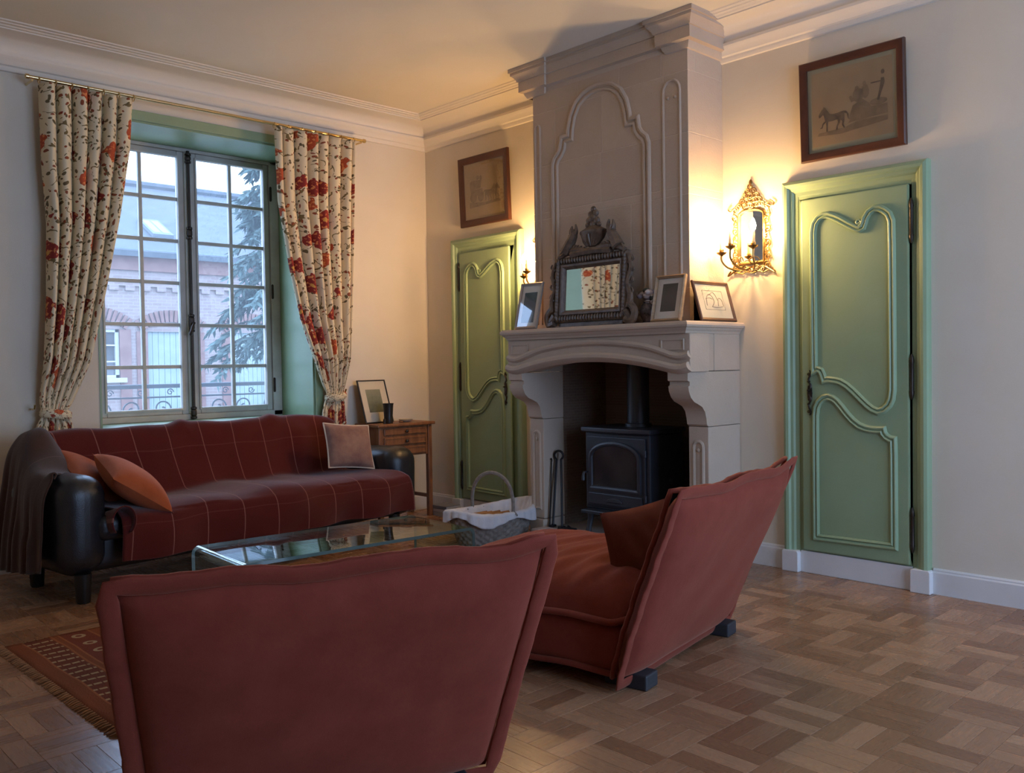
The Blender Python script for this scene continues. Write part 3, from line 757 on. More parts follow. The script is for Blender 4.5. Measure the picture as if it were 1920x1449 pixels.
# ------------------------------------------------------------------ tongs and shovel
tg = thingw('fire_tongs', 'black iron fire tongs leaning inside the fireplace beside the stove', 'tongs', (-.28, -1.68, .078))
lp = [(-.222+.012*sin(a), -1.640-.028*sin(a), .545+.030*cos(a)) for a in [rad(-150+300*k/14) for k in range(15)]]
L1 = [(-.300, -1.655, .10), (-.262, -1.640, .33)]; L2 = [(-.30, -1.735, .10), (-.262, -1.70, .33)]
MB().tube(L1+lp+list(reversed(L2)), .0075, 8).build('tong_arms', M_IRON, tg)
for p in (L1[0], L2[0]): MB().rbox((p[0]-.004, p[1], p[2]-.006), (.05, .03, .016), .006, 3).build('tong_jaw', M_IRON, tg)
pk = thingw('fire_poker', 'thin black iron poker standing against the pale fireplace jamb', 'poker', (-.30, -1.622, .078))
MB().tube([(-.30, -1.625, .086), (-.262, -1.612, .50), (-.258, -1.612, .515), (-.266, -1.613, .525)], [.004, .004, .005, .007], 7).build('poker_rod', M_IRON, pk)
shv = thingw('ash_shovel', 'small black ash shovel lying on the hearth under the tongs', 'shovel', (-.33, -1.80, .078))
MB().rbox((-.325, -1.80, .089), (.10, .09, .016), .006, 3).build('blade', M_IRON, shv); MB().tube([(-.28, -1.80, .09), (-.27, -1.76, .10)], .006, 7).build('shaft', M_IRON, shv)

# ------------------------------------------------------------------ wall sconces
M_BULB = emit('lit_bulb', BULB_COLOR, 100*BULB_WATT)
M_CANDLE = mat('ivory_candle_sleeve', (.55, .42, .26), .5)
def sconce(yc, label):
    s = thingw('wall_sconce', label, 'sconce', (0, yc, 1.88), 'brass mirror sconces beside the fireplace')
    f = lambda u, v, n=.012: (-n, yc-u, v)
    z0, z1 = 1.70, 1.985; hw = .078
    mb = MB()
    mb.psweep([(-hw, z0), (hw, z0), (hw, z1-.02)]+[(hw*cos(PI*t/8), z1-.02+.03*sin(PI*t/8)) for t in range(1, 8)]+[(-hw, z1-.02)], [(-.012, .002), (-.010, .016), (-.002, .020), (.006, .014), (.008, .002)], lambda u, v, h: f(u, v, h))
    mb.build('mirror_frame', M_BRASS, s)
    MB().prism([(-hw, z0), (hw, z0), (hw, z1), (-hw, z1)], lambda a, b, d: f(a, b, d), .003, .007).build('mirror_glass', M_MIRROR, s, smooth=False)
    rnd = random.Random(3); mb = MB()
    for sg in (-1, 1):                                    # pierced scrollwork down both sides
        for k in range(9):
            v = lerp(z0-.02, z1+.02, k/8)
            mb.tube([f(a, b, .014) for a, b in spiral(sg*(hw+.020+.006*(k % 2)), v, .022, .005, rnd.random()*6, sg*1.3, 12)], .0036, 6)
        mb.tube([f(sg*(hw+.036+.008*sin(t*2.2)), lerp(z0-.05, z1+.03, t/14), .012) for t in range(15)], .0032, 6)
        mb.tube([f(a, b, .016) for a, b in catmull([(sg*.10, z1+.03), (sg*.13, z1+.015), (sg*.145, z1+.03), (sg*.12, z1+.05)], 4)], .004, 6)
        mb.tube([f(a, b, .016) for a, b in catmull([(sg*.09, z0-.03), (sg*.12, z0-.05), (sg*.15, z0-.066), (sg*.13, z0-.04)], 4)], .005, 6)
    for row in range(5):                                  # crest
        n = 5-row
        for k in range(n):
            u = (k-(n-1)/2)*.036; v = z1+.035+row*.026
            mb.tube([f(a, b, .015) for a, b in spiral(u, v, .020, .004, rnd.random()*6, 1.4*(1 if u >= 0 else -1), 12)], .0038, 6)
    mb.sphere(f(0, z1+.155, .014), .013, 8, 8, (.6, 1, 1.9))
    for k in range(7):                                    # apron
        u = (k-3)*.034; mb.tube([f(a, b, .015) for a, b in spiral(u, z0-.03-.008*(k % 2), .020, .004, k, 1.3, 12)], .0038, 6)
    mb.tube([f(lerp(-.11, .11, t/12), z0-.055+.006*sin(t*1.7), .014) for t in range(13)], .004, 6)
    mb.build('openwork_border', M_BRASS, s)
    for (ax, dy, cz) in ((-.150, .105, 1.745), (-.225, 0, 1.765), (-.150, -.095, 1.765)):
        A = [(-.012, yc+dy*.15, 1.675), (ax*.35, yc+dy*.45, 1.655), (ax*.75, yc+dy*.85, 1.672), (ax, yc+dy, 1.71), (ax, yc+dy, cz)]
        arm = MB().tube(catmull(A, 5), .0055, 8)
        arm.tube([(ax*.55+.028*cos(t)*(1-t/9), yc+dy*.62+dy*.2*cos(t), 1.70+.028*sin(t)*(1-t/9)) for t in [k*.55 for k in range(12)]], .0032, 6)
        a = arm.build('arm', M_BRASS, s)
        MB().lathe([(.004, -.012), (.010, -.006), (.024, .002), (.029, .010), (.027, .010), (.010, .006), (.012, .014), (.014, .022), (.011, .028)], (ax, yc+dy, cz), 16).build('drip_cup', M_BRASS, a)
        MB().lathe([(.0095, .024), (.0095, .085), (.008, .088)], (ax, yc+dy, cz), 12).build('candle_sleeve', M_CANDLE, a)
        MB().lathe([(.006, .088), (.013, .100), (.0165, .115), (.014, .132), (.007, .150), (.0015, .160)], (ax, yc+dy, cz), 14).build('bulb', M_BULB, a)
sconce(-2.955, 'brass mirror sconce with three lit candle bulbs and its whole openwork border in view')
sconce(-1.37, 'brass mirror sconce half hidden behind the left flank of the chimney breast')

# ------------------------------------------------------------------ picture frames
def frame_mesh(w, h, fw, depth, lip=.006):
    """flat frame in local u (right), v (up), n (towards the viewer)"""
    prof = [(0, 0), (0, depth*.75), (.006, depth), (fw*.45, depth*.92), (fw*.8, depth*.72), (fw, depth*.6), (fw, depth*.25)]
    return MB().psweep([(-w/2, 0), (w/2, 0), (w/2, h), (-w/2, h)], prof, lambda u, v, n: (u, -n, v))
def rect(mb, u0, u1, v0, v1, n0, n1): return mb.box(u0, u1, -n1, -n0, v0, v1)
def picture(name, label, loc, rz, tilt, w, h, fw, depth, fmat, cat='picture', mount=None, inset=.03, art=None, glass=True, back=True):
    t = thing(name, label, cat, loc); t.rotation_mode = 'XYZ'; t.rotation_euler = (tilt, 0, rz)
    frame_mesh(w, h, fw, depth).build('frame', fmat, t, angle=30)
    if back: rect(MB(), -w/2+.002, w/2-.002, .002, h-.002, .0, depth*.2).build('backing', mat('brown_card', (.22, .14, .08), .8), t, smooth=False)
    rect(MB(), -w/2+fw-.002, w/2-fw+.002, fw-.002, h-fw+.002, depth*.2, depth*.26).build('mount', mount or M_MATWHITE, t, smooth=False)
    if art: art(t, w-2*fw, h-2*fw, fw, depth*.26)
    if glass: rect(MB(), -w/2+fw-.002, w/2-fw+.002, fw-.002, h-fw+.002, depth*.5, depth*.5+.001).build('glass', M_PICGLASS, t, smooth=False)
    return t
def flat(t, name, polys, m, ox, oy, sx, sy, n):
    mb = MB()
    for p in polys: mb.prism([(ox+a*sx, oy+b*sy) for a, b in p], lambda a, b, d: (a, -d, b), n, n+.0006)
    return mb.build(name, m, t, smooth=False)
def ell(cx, cy, rx, ry, n=14, a=0): return [(cx+rx*cos(2*PI*k/n)*cos(a)-ry*sin(2*PI*k/n)*sin(a), cy+rx*cos(2*PI*k/n)*sin(a)+ry*sin(2*PI*k/n)*cos(a)) for k in range(n)]
HORSE = [(0, .62), (.02, .56), (.07, .57), (.13, .64), (.17, .62), (.19, .52), (.21, .44), (.20, .40), (.12, .33), (.10, .22), (.05, .20), (.05, .17), (.12, .18), (.15, .30), (.24, .36), (.25, .22), (.24, .04), (.28, .02), (.29, .05), (.28, .22), (.31, .37), (.45, .36), (.60, .39),
         (.62, .28), (.57, .16), (.56, .03), (.60, .03), (.61, .15), (.68, .26), (.70, .36), (.76, .28), (.74, .16), (.80, .04), (.84, .05), (.79, .18), (.82, .30), (.83, .45), (.82, .56), (.90, .52), (.93, .35), (.96, .33), (.95, .52), (.88, .62), (.78, .64), (.62, .61), (.45, .60), (.36, .64), (.28, .76), (.22, .86), (.17, .93), (.155, .86), (.10, .82), (.04, .72)]
def art_carriage_r(t, w, h, o, n):
    rect(MB(), -w/2+.022, w/2-.022, o+.03, o+h-.022, n, n+.0008).build('print_sheet', M_PAPER, t, smooth=False)
    X, Y = -w/2+.05, o+.075; W, Hh = w-.10, h-.14
    flat(t, 'printed_ground', [[(0, .03), (.35, 0), (1, .08), (1, .16), (.6, .17), (.4, .10), (.02, .08)], [(.45, .16), (1, .20), (1, .36), (.72, .36), (.5, .24)], ell(.88, .42, .12, .06)], M_INK2, X, Y, W, Hh, n+.0012)
    flat(t, 'printed_horse', [[(.02+a*.46, .07+b*.50) for a, b in HORSE]], M_INK, X, Y, W, Hh, n+.0016)
    flat(t, 'printed_carriage', [[(.46, .22), (.80, .20), (.76, .42), (.66, .52), (.52, .44)], ell(.60, .60, .075, .12), ell(.585, .72, .03, .04), ell(.70, .64, .05, .12), ell(.69, .78, .025, .035), [(.50, .50), (.56, .52), (.50, .62), (.47, .60)]], M_INK2, X, Y, W, Hh, n+.0016)
    flat(t, 'printed_groom', [[(.86, .44), (.89, .44), (.92, .56), (.97, .72), (.96, .80), (.92, .80), (.90, .64)], ell(.945, .90, .025, .04), [(.78, .74), (.92, .74), (.92, .76), (.78, .76)]], M_INK, X, Y, W, Hh, n+.0016)
def art_carriage_l(t, w, h, o, n):
    rect(MB(), -w/2+.012, w/2-.012, o+.014, o+h-.014, n, n+.0008).build('print_sheet', M_PAPER, t, smooth=False)
    X, Y = -w/2+.05, o+.085; W, Hh = w-.10, h-.15
    flat(t, 'printed_ground', [[(0, 0), (1, .06), (1, .12), (.9, .14), (.5, .10), (.02, .16)]], M_INK2, X, Y, W, Hh, n+.0012)
    flat(t, 'printed_horse', [[(.99-a*.46, .09+b*.52) for a, b in HORSE], [(.90-a*.46, .12+b*.50) for a, b in HORSE]], M_INK2, X, Y, W, Hh, n+.0016)
    flat(t, 'printed_carriage', [[(.05, .50), (.38, .52), (.42, .74), (.10, .76), (.04, .70)], [(.08, .34), (.46, .30), (.44, .50), (.06, .50)], ell(.14, .28, .11, .14), ell(.38, .26, .09, .12), ell(.40, .80, .04, .07), ell(.30, .82, .05, .06)], M_INK2, X, Y, W, Hh, n+.0016)
picture('framed_print', 'mahogany framed engraving of horse and gig over the green door farther from the window', (-.004, -3.545, 2.197), -PI/2, rad(2.2), .555, .517, .042, .028, M_MAHOG, mount=M_MATGREEN, art=art_carriage_r)
picture('framed_print', 'dark wooden framed coach engraving hanging above the cupboard door near the window', (-.004, -.728, 2.192), -PI/2, rad(2.2), .545, .515, .05, .028, M_MAHOG, mount=M_PAPER, art=art_carriage_l)

# ------------------------------------------------------------------ things on the mantel shelf
MZ = 1.366
def photo_mat(name, top, mid, low, sc=9):
    g = NG(name); N = g.n; tc = N('ShaderNodeTexCoord')
    s = N('ShaderNodeSeparateXYZ', {0: tc.outputs['Generated']})
    nz = N('ShaderNodeTexNoise', {'Vector': tc.outputs['Generated'], 'Scale': float(sc), 'Detail': 6})
    k = g.math('ADD', s.outputs[2], g.math('MULTIPLY', g.math('SUBTRACT', nz.outputs['Fac'], .5), .7))
    r = N('ShaderNodeValToRGB', {0: k}); e = r.color_ramp.elements; e[0].color = (*low, 1); e[1].color = (*top, 1)
    x = e.new(.5); x.color = (*mid, 1); g.base(r.outputs[0]); g.p.inputs['Roughness'].default_value = .5
    return g.m
def art_photo(m, mx, my0, my1):
    def f(t, w, h, o, n): rect(MB(), -w/2+mx, w/2-mx, o+my0, o+h-my1, n, n+.0008).build('photograph', m, t, smooth=False)
    return f
M_WOODF = mat('pale_oak_frame', (.36, .235, .125), .5, (.27, .17, .09), 8, stretch=(1, 1, 8))
M_SILV = mat('silvery_frame', (.40, .34, .29), .35, metal=.5)
M_DARKF = mat('dark_brown_frame', (.14, .065, .035), .4, (.09, .04, .022), 8)
PH1 = photo_mat('dark_photograph', (.03, .03, .03), (.07, .068, .065), (.045, .043, .04), 5)
PH2 = photo_mat('hunting_photograph', (.035, .028, .024), (.085, .065, .055), (.045, .036, .03), 9)
picture('photo_frame', 'narrow silvery frame with dark photo on the mantel end by the ajar door', (-.515, -1.652, MZ+.001), -PI/2, rad(-13.5), .195, .300, .016, .018, M_SILV, 'photo frame', M_MATWHITE, art=art_photo(PH1, .026, .025, .045))
picture('photo_frame', 'pale oak frame with dark outdoor photo and white mount beside the carved mirror', (-.470, -2.705, MZ+.001), -PI/2, rad(-13), .200, .262, .016, .024, M_WOODF, 'photo frame', M_MATWHITE, art=art_photo(PH2, .034, .042, .030))
def art_sketch(t, w, h, o, n):
    X, Y, W, Hh = -w/2+.06, o+.05, w-.12, h-.085
    mb = MB(); q = lambda a, b: (X+a*W, -n-.001, Y+b*Hh)
    mb.tube([q(0, 0), q(1, 0), q(1, 1), q(0, 1)], .0009, 5, closed=True)
    for c in ([(.1, .2), (.15, .6), (.3, .8), (.45, .7), (.5, .4), (.35, .15)], [(.3, .75), (.5, .92), (.62, .8), (.7, .5)], [(.68, .2), (.75, .6), (.9, .55), (.95, .2)], [(.1, .55), (.3, .62), (.45, .55)], [(.35, .15), (.6, .12), (.9, .18)]):
        mb.tube([q(a, b) for a, b in catmull(c, 4)], .0014, 5)
    mb.build('ink_drawing', M_INK2, t)
picture('photo_frame', 'dark framed ink sketch leaning on the chimney flank at the mantel corner', (-.215, -2.868, MZ+.001), 0, rad(-16), .345, .232, .018, .016, M_DARKF, 'photo frame', mat('ivory_sheet', (.72, .64, .47), .8), art=art_sketch)
# dark ornament with a pale posy
orn = thingw('mantel_ornament', 'small dark ornament with pale flowers between carved mirror and oak photo frame', 'ornament', (-.40, -2.525, MZ))
MB().lathe([(.034, 0), (.040, .006), (.030, .014), (.042, .04), (.050, .075), (.040, .105), (.026, .118), (.030, .125)], (-.40, -2.525, MZ), 18).build('vase', mat('black_glazed_ceramic', (.02, .018, .02), .25, (.10, .08, .09), 40), orn)
rnd = random.Random(5)
for k in range(16):
    a = rnd.random()*6.28; r = rnd.random()*.05
    m = [mat('pale_petal', (.55, .50, .50), .8), mat('dusky_leaf', (.06, .065, .05), .8), mat('grey_petal', (.22, .18, .20), .8)][k % 3]
    MB().sphere((-.40+r*cos(a), -2.525+r*sin(a), MZ+.12+rnd.random()*.07), .016+.008*rnd.random(), 8, 6, (1, 1, .7)).build('flower', m, orn)

# carved mirror
mr = thing('carved_mirror', 'ornate dark carved wood mirror with urn crest leaning on the overmantel', 'mirror', (-.44, -2.135, MZ)); mr.rotation_euler = (rad(-4), 0, -PI/2-rad(1.1))
gw, gz0, gz1 = .215, .105, .355
ff = lambda u, v, n: (u, -n, v)
MB().box(-gw-.07, gw+.07, -.012, .006, gz0-.07, gz1+.07).build('back_board', M_CARVED, mr, smooth=False)
fm = MB().psweep([(-gw, gz0), (gw, gz0), (gw, gz1), (-gw, gz1)], [(-.076, 0), (-.074, .030), (-.060, .042), (-.046, .034), (-.038, .026), (-.028, .036), (-.016, .034), (-.004, .016), (.002, .012)], ff)
fm.build('frame_moulding', M_CARVED, mr, angle=30)
MB().box(-gw, gw, -.0135, -.0125, gz0, gz1).build('mirror_glass', M_MIRROR, mr, smooth=False)
mb = MB()
def beads(p, q, n, r, out=.038):
    for k in range(n):
        t = (k+.5)/n; mb.sphere(ff(lerp(p[0], q[0], t), lerp(p[1], q[1], t), out), r, 6, 5, (1, .8, 1.3) if abs(p[0]-q[0]) < .01 else (.75, .8, 1.5))
d = .052
beads((-gw-d, gz0-d), (gw+d, gz0-d), 24, .0125); beads((-gw-d, gz1+d), (gw+d, gz1+d), 24, .0125)
beads((-gw-d, gz0-d), (-gw-d, gz1+d), 17, .0125); beads((gw+d, gz0-d), (gw+d, gz1+d), 17, .0125)
mb.build('carved_beading', M_CARVED, mr)
mb = MB()
def leafy(path, r0, r1, n=.03): mb.tube([ff(a, b, n) for a, b in catmull(path, 5)], [lerp(r0, r1, k/((len(path)-1)*5)) for k in range((len(path)-1)*5+1)], 7)
for s in (-1, 1):
    leafy([(s*(gw+.075), gz1+.05), (s*(gw+.10), gz1-.03), (s*(gw+.078), gz1-.12), (s*(gw+.10), gz1-.19), (s*(gw+.09), gz0-.01)], .012, .020)
    leafy([(s*(gw+.09), gz0+.02), (s*(gw+.135), gz0-.03), (s*(gw+.12), gz0-.085), (s*(gw+.07), gz0-.075)], .020, .024)
    leafy([(s*(gw+.07), gz0-.03), (s*(gw+.10), gz0-.07), (s*(gw+.075), gz0-.095)], .024, .016)
    for k in range(5):
        v = lerp(gz0, gz1, k/4); leafy([(s*(gw+.075), v), (s*(gw+.115), v+.018), (s*(gw+.108), v+.040)], .010, .004)
    # swags of laurel rising to the urn, and a bird on each shoulder
    leafy([(s*(gw+.05), gz1+.075), (s*(gw-.03), gz1+.105), (s*.12, gz1+.11), (s*.05, gz1+.10)], .016, .022)
    for k in range(9):
        u = lerp(gw+.04, .06, k/8); leafy([(s*u, gz1+.085+.022*sin(k*.45)), (s*(u-.02), gz1+.115+.02*sin(k*.45)), (s*(u-.035), gz1+.122+.02*sin(k*.45))], .012, .003, .032)
    leafy([(s*(gw-.005), gz1+.10), (s*(gw-.035), gz1+.15), (s*(gw-.065), gz1+.20), (s*(gw-.06), gz1+.235)], .040, .020)
    leafy([(s*(gw-.05), gz1+.19), (s*(gw-.085), gz1+.225), (s*(gw-.08), gz1+.27)], .026, .004)
    leafy([(s*(gw-.06), gz1+.19), (s*(gw-.045), gz1+.23), (s*(gw-.052), gz1+.262)], .024, .004)
leafy([(-.16, gz1+.085), (0, gz1+.095), (.16, gz1+.085)], .024, .024)
mb.build('carved_foliage', M_CARVED, mr)
mb = MB().lathe([(.022, 0), (.030, .008), (.018, .018), (.016, .028), (.05, .05), (.085, .085), (.098, .115), (.104, .120), (.104, .130), (.085, .140), (.05, .155), (.03, .168), (.02, .175)], ff(0, gz1+.085, .016), 24, Matrix.Diagonal(Vector((1, .45, 1, 1))))
for k in range(9):
    u = (k-4)*.019; mb.tube([ff(u*.45, gz1+.125, .035), ff(u*.85, gz1+.155, .05-.02*abs(k-4)/4), ff(u, gz1+.192, .062-.03*abs(k-4)/4)], .0065, 6)
mb.build('carved_urn', M_CARVED, mr)
mb = MB()
for k, (a, b, r) in enumerate([(0, .275, .024), (-.03, .30, .024), (.03, .295, .024), (-.018, .335, .022), (.02, .34, .022), (0, .365, .020), (-.045, .275, .016), (.05, .27, .016), (.0, .31, .03)]): mb.sphere(ff(a, gz1+b-.02, .022), r, 8, 6, (1, .7, 1))
mb.build('carved_bouquet', M_CARVED, mr)
MB().box(-.26, .26, -.02, .03, 0, .032).build('foot_rail', M_CARVED, mr, smooth=False, bevel=.006)

# ------------------------------------------------------------------ curtains
rod = thingw('curtain_rod', 'slim polished brass curtain rod above the window', 'curtain rod', (-1.8, -.12, 2.815))
MB().tube([(-2.93, -.12, 2.815), (-.665, -.12, 2.815)], .0105, 12).build('pole', M_ROD, rod)
for x in (-2.93, -.665): MB().lathe([(.0105, -.012), (.015, -.008), (.015, .008), (.008, .014)], (x, -.12, 2.815), 12, Matrix.Rotation(PI/2 if x > -2 else -PI/2, 4, 'Y')).build('end_cap', M_ROD, rod)
for x in (-2.905, -.69): MB().tube([(x, -.001, 2.80), (x, -.06, 2.80), (x, -.12, 2.80)], .007, 8).build('bracket', M_ROD, rod)
def ring_set(xs):
    r0 = None
    for x in xs:
        if r0 is None:
            r0 = MB().tube([(0, .019*cos(a), .019*sin(a)) for a in [2*PI*k/16 for k in range(16)]], .0028, 6, closed=True); r0 = r0.build('ring', M_ROD, rod); o = r0
        else: o = r0.copy(); COL.objects.link(o)
        o.location = (x, -.12, 2.806)
ring_set([-2.87+.088*k for k in range(7)]+[-1.395+.106*k for k in range(7)])
def curtain(label, ltab, rtab, npl, ztie, zbot, phase, tie_x):
    c = thingw('curtain', label, 'curtain', ((ltab[0][1]+rtab[0][1])/2, -.13, zbot))
    lt = [(-z, x) for z, x in ltab]; rt = [(-z, x) for z, x in rtab]
    ztop = 2.785; rnd = random.Random(int(phase*10))
    ph = [rnd.uniform(-.5, .5) for _ in range(npl+2)]; am = [rnd.uniform(.65, 1.25) for _ in range(npl+2)]
    def pos(u, v):
        z = lerp(ztop, zbot, v); xl, xr = interp(lt, -z), interp(rt, -z); wd = xr-xl
        gather = 1-sstep(ztie+.10, ztie+1.1, z)
        k = int(u*npl); sft = ph[min(k, npl)]
        a = 2*PI*(u*npl+phase)+sft*sin(v*3.2+k)*.5
        amp = (.055+.012*v)*am[min(k, npl)]*(1-.45*gather)
        pinch = .006*sin(6*PI*u*npl)*max(0, 1-v*9)
        lat = .18*wd/npl*sin(a*1.0+1.2)*(1-.3*gather)
        tie = math.exp(-((z-ztie)/.05)**2)
        low = 1-sstep(.95, 1.25, z)
        y = -.135+.065*low+amp*(1-.45*low)*sin(a)*(1-.7*tie)+.35*amp*sin(2.3*a+2*v)*.3+pinch
        cx = (xl+xr)/2
        x = lerp(xl, xr, u)+lat
        x = lerp(x, cx+(x-cx)*.8, tie)
        z2 = z-.012*gather*sin(a)
        return (x, min(y, -.035), z2)
    g = MB().grid(npl*14+1, 96, pos, uvf=lambda u, v: (u*npl*.155, v*2.3))
    o = g.build('drape', M_FLORAL, c, angle=180)
    so = o.modifiers.new('solid', 'SOLIDIFY'); so.thickness = .003
    # tie-back band
    xl, xr = interp(lt, -ztie), interp(rt, -ztie); cx = (xl+xr)/2; hw = (xr-xl)/2*.84
    loop = [(cx+hw*1.0*cos(a), -.085+.052*sin(a), ztie+.012*cos(a)*(1 if tie_x > cx else -1)) for a in [2*PI*k/28 for k in range(28)]]
    mb = MB().tube(loop, .012, 8, closed=True, squash=2.2)
    mb.uv = {i: (v[0]*2+v[2], v[1]+v[2]*3) for i, v in enumerate(mb.v)}
    mb.build('tieback', M_FLORAL, c)
    MB().tube([(tie_x, -.001, ztie+.03), (tie_x, -.05, ztie+.03), (tie_x, -.075, ztie+.035), (tie_x, -.085, ztie+.055)], .006, 8).build('tieback_hook', M_ROD, c)
    return c
curtain('cream floral curtain with red flowers tied back on the window side away from the corner',
        [(2.79, -2.868), (2.35, -2.862), (1.99, -2.842), (1.56, -2.856), (1.2, -2.882), (.92, -2.905), (.80, -2.93), (.03, -2.96)],
        [(2.79, -2.352), (2.49, -2.373), (2.09, -2.440), (1.58, -2.545), (1.2, -2.632), (.93, -2.735), (.80, -2.715), (.03, -2.64)], 6, .90, .03, .25, -2.93)
curtain('cream floral curtain with red flowers tied back near the fireplace corner',
        [(2.79, -1.407), (2.28, -1.397), (1.84, -1.328), (1.48, -1.246), (1.2, -1.134), (.97, -1.010), (.82, -1.04), (.03, -1.10)],
        [(2.79, -.752), (2.27, -.778), (1.8, -.800), (1.29, -.825), (.96, -.842), (.8, -.841), (.03, -.80)], 7, .93, .03, .6, -.84)

# ------------------------------------------------------------------ sofa
SO = Vector((-3.10, -1.12, 0)); SR = rad(6.1); SL = 2.36
sofa = thing('sofa', 'long low black leather sofa under the window with rounded arms', 'sofa', SO, SR)
MB().rbox((SL/2, .40, .245), (SL-.30, .64, .21), .05, 4).build('base', M_LEATHER, sofa)
def lean(p):                                      # back cushions lean a little
    return Vector((p.x, p.y+.06*(p.z-.45), p.z))
for k in range(3):
    w = (SL-.34)/3; MB().rbox((.17+w*(k+.5), .655, .54), (w-.004, .13, .42), .06, 5, lean).build('back_cushion', M_LEATHER, sofa)
    MB().rbox((.17+w*(k+.5), .27, .36), (w-.004, .50, .13), .05, 4).build('seat_cushion', M_LEATHER, sofa)
def arm_fn(p): return Vector((p.x, p.y-.02*(p.z-.3), p.z-.05*max(0, p.y-.35)))
MB().rbox((.125, .385, .38), (.25, .70, .50), .11, 6, arm_fn).build('armrest', M_LEATHER, sofa)
MB().rbox((SL-.055, .41, .36), (.27, .62, .47), .11, 6, arm_fn).build('armrest', M_LEATHER, sofa)
for x, y in ((.12, .09), (SL-.12, .16), (.12, .64), (SL-.12, .64)):
    MB().lathe([(.030, 0), (.034, .01), (.040, .145)], (x, y, 0), 14).build('leg', mat('black_wood_leg', (.012, .011, .011), .4), sofa)

# red throw over back and seat
thr = thing('throw_blanket', 'dark red wool throw with thin pale stripes covering the sofa back and seat', 'blanket', SO, SR)
prof = [(.758, .30), (.765, .50), (.764, .66), (.752, .755), (.725, .805), (.685, .822), (.645, .808), (.615, .755), (.590, .68), (.556, .57), (.525, .485), (.500, .452), (.44, .446), (.32, .452), (.20, .456), (.09, .452), (.03, .438), (-.012, .405), (-.028, .34), (-.030, .27), (-.027, .22), (-.026, .19)]
pp = catmull(prof, 5); NPP = len(pp)
ln = [0]
for a, b in zip(pp, pp[1:]): ln.append(ln[-1]+math.dist(a, b))
def throw_pos(u, v):
    i = v*(NPP-1); k = int(min(i, NPP-2)); t = i-k
    y = lerp(pp[k][0], pp[k+1][0], t); z = lerp(pp[k][1], pp[k+1][1], t)
    s = lerp(ln[k], ln[k+1], t)
    xl = interp([(0, .11), (.55, .12), (.75, .16), (1.0, .235), (1.15, .27), (1.6, .27), (2.2, .235)], s)
    xr = interp([(0, 2.20), (.5, 2.18), (.62, 2.12), (1.0, 2.10), (1.25, 2.14), (1.55, 2.235), (2.2, 2.255)], s)
    x = lerp(xl, xr, u)
    # round the end of the back
    e = max(0, (x-1.98)/.22) if s < .9 else 0
    if e > 0: z -= .10*e*e*sstep(.60, .8, z)
    bmp = .006*sin(x*9+y*7)+.006*sin(x*17-z*13)
    on_back = sstep(.50, .58, y); on_seat = (1-on_back)*sstep(.40, .45, z)
    z += on_seat*(.010*sin(x*5.3+1)+.008*sin(x*11+y*6))+bmp*.6
    y += bmp*.8-.012*sin(x*6+.5)*(1 if z < .42 and y < .1 else .3)
    if y > .6 and z > .76: z += .020*math.exp(-((x-.98)/.05)**2)+.024*math.exp(-((x-1.62)/.06)**2)
    y -= .03*on_back*(1-on_seat)*math.exp(-((x-1.80)/.10)**2)*sstep(.45, .7, z)*(1-sstep(.7, .82, z))
    if y < .05 and z < .42: y -= .015*sstep(.42, .15, z)+.010*sin(x*14)*sstep(.42, .2, z)
    return (x, y, z)
g = MB().grid(150, NPP, throw_pos, uvf=lambda u, v: (u*2.05+.065*v, v*2.1))
o = g.build('cover', M_THROW, thr, angle=180); so = o.modifiers.new('solid', 'SOLIDIFY'); so.thickness = .008; so.offset = 1
# hanging end over the arm
def drape(u, v):
    y = lerp(.13, .77, u)
    k = sstep(.34, .68, y); top = lerp(.625, .812, k); xi = lerp(.02, .245, sstep(.13, .42, y))
    pts = [(xi, top-.05*sstep(.3, .6, y)), (lerp(xi, .05+.07*k, .35), top+.010), (lerp(xi, .02+.09*k, .7), top+.012), (.015+.09*k, top-.015), (-.020+.08*k, top-.10), (-.032+.065*k, top-.26), (-.038+.04*k, .30), (-.042+.03*k, lerp(.17, .10, u))]
    i = v*(len(pts)-1); k = int(min(i, len(pts)-2)); t = i-k
    g = lambda q: Vector(pts[max(0, min(len(pts)-1, q))])
    p0, p1, p2, p3 = g(k-1), g(k), g(k+1), g(k+2)
    p = .5*((2*p1)+(p2-p0)*t+(2*p0-5*p1+4*p2-p3)*t*t+(3*p1-p0-3*p2+p3)*t**3)
    fold = .022*sin(u*19+v*2.5)+.012*sin(u*37+v*5)
    hang = sstep(.45, .9, v)
    return (p.x-abs(fold)*hang*.9-.010, y+.02*sin(v*7)*hang, p.y+.010*sin(u*15+v*6)*(1-hang))
g = MB().grid(56, 44, drape, uvf=lambda u, v: (u*.6, v*1.1))
o = g.build('hanging_end', M_DRAPE, thr, angle=180); so = o.modifiers.new('solid', 'SOLIDIFY'); so.thickness = .008; so.offset = 1
# curled front corner of the throw by the arm
def curl(u, v):
    a = lerp(-.3, 1.25, u)*PI; r = .058*(1-.18*v); yy = lerp(-.055, .12, v)
    return (.268+r*cos(a)*.9, yy-.01*sin(u*5), .40+r*sin(a)*1.25-.03*v)
g = MB().grid(22, 12, curl, uvf=lambda u, v: (.03+u*.1, v*.2)); o = g.build('curled_corner', M_THROW, thr, angle=180); so = o.modifiers.new('solid', 'SOLIDIFY'); so.thickness = .006

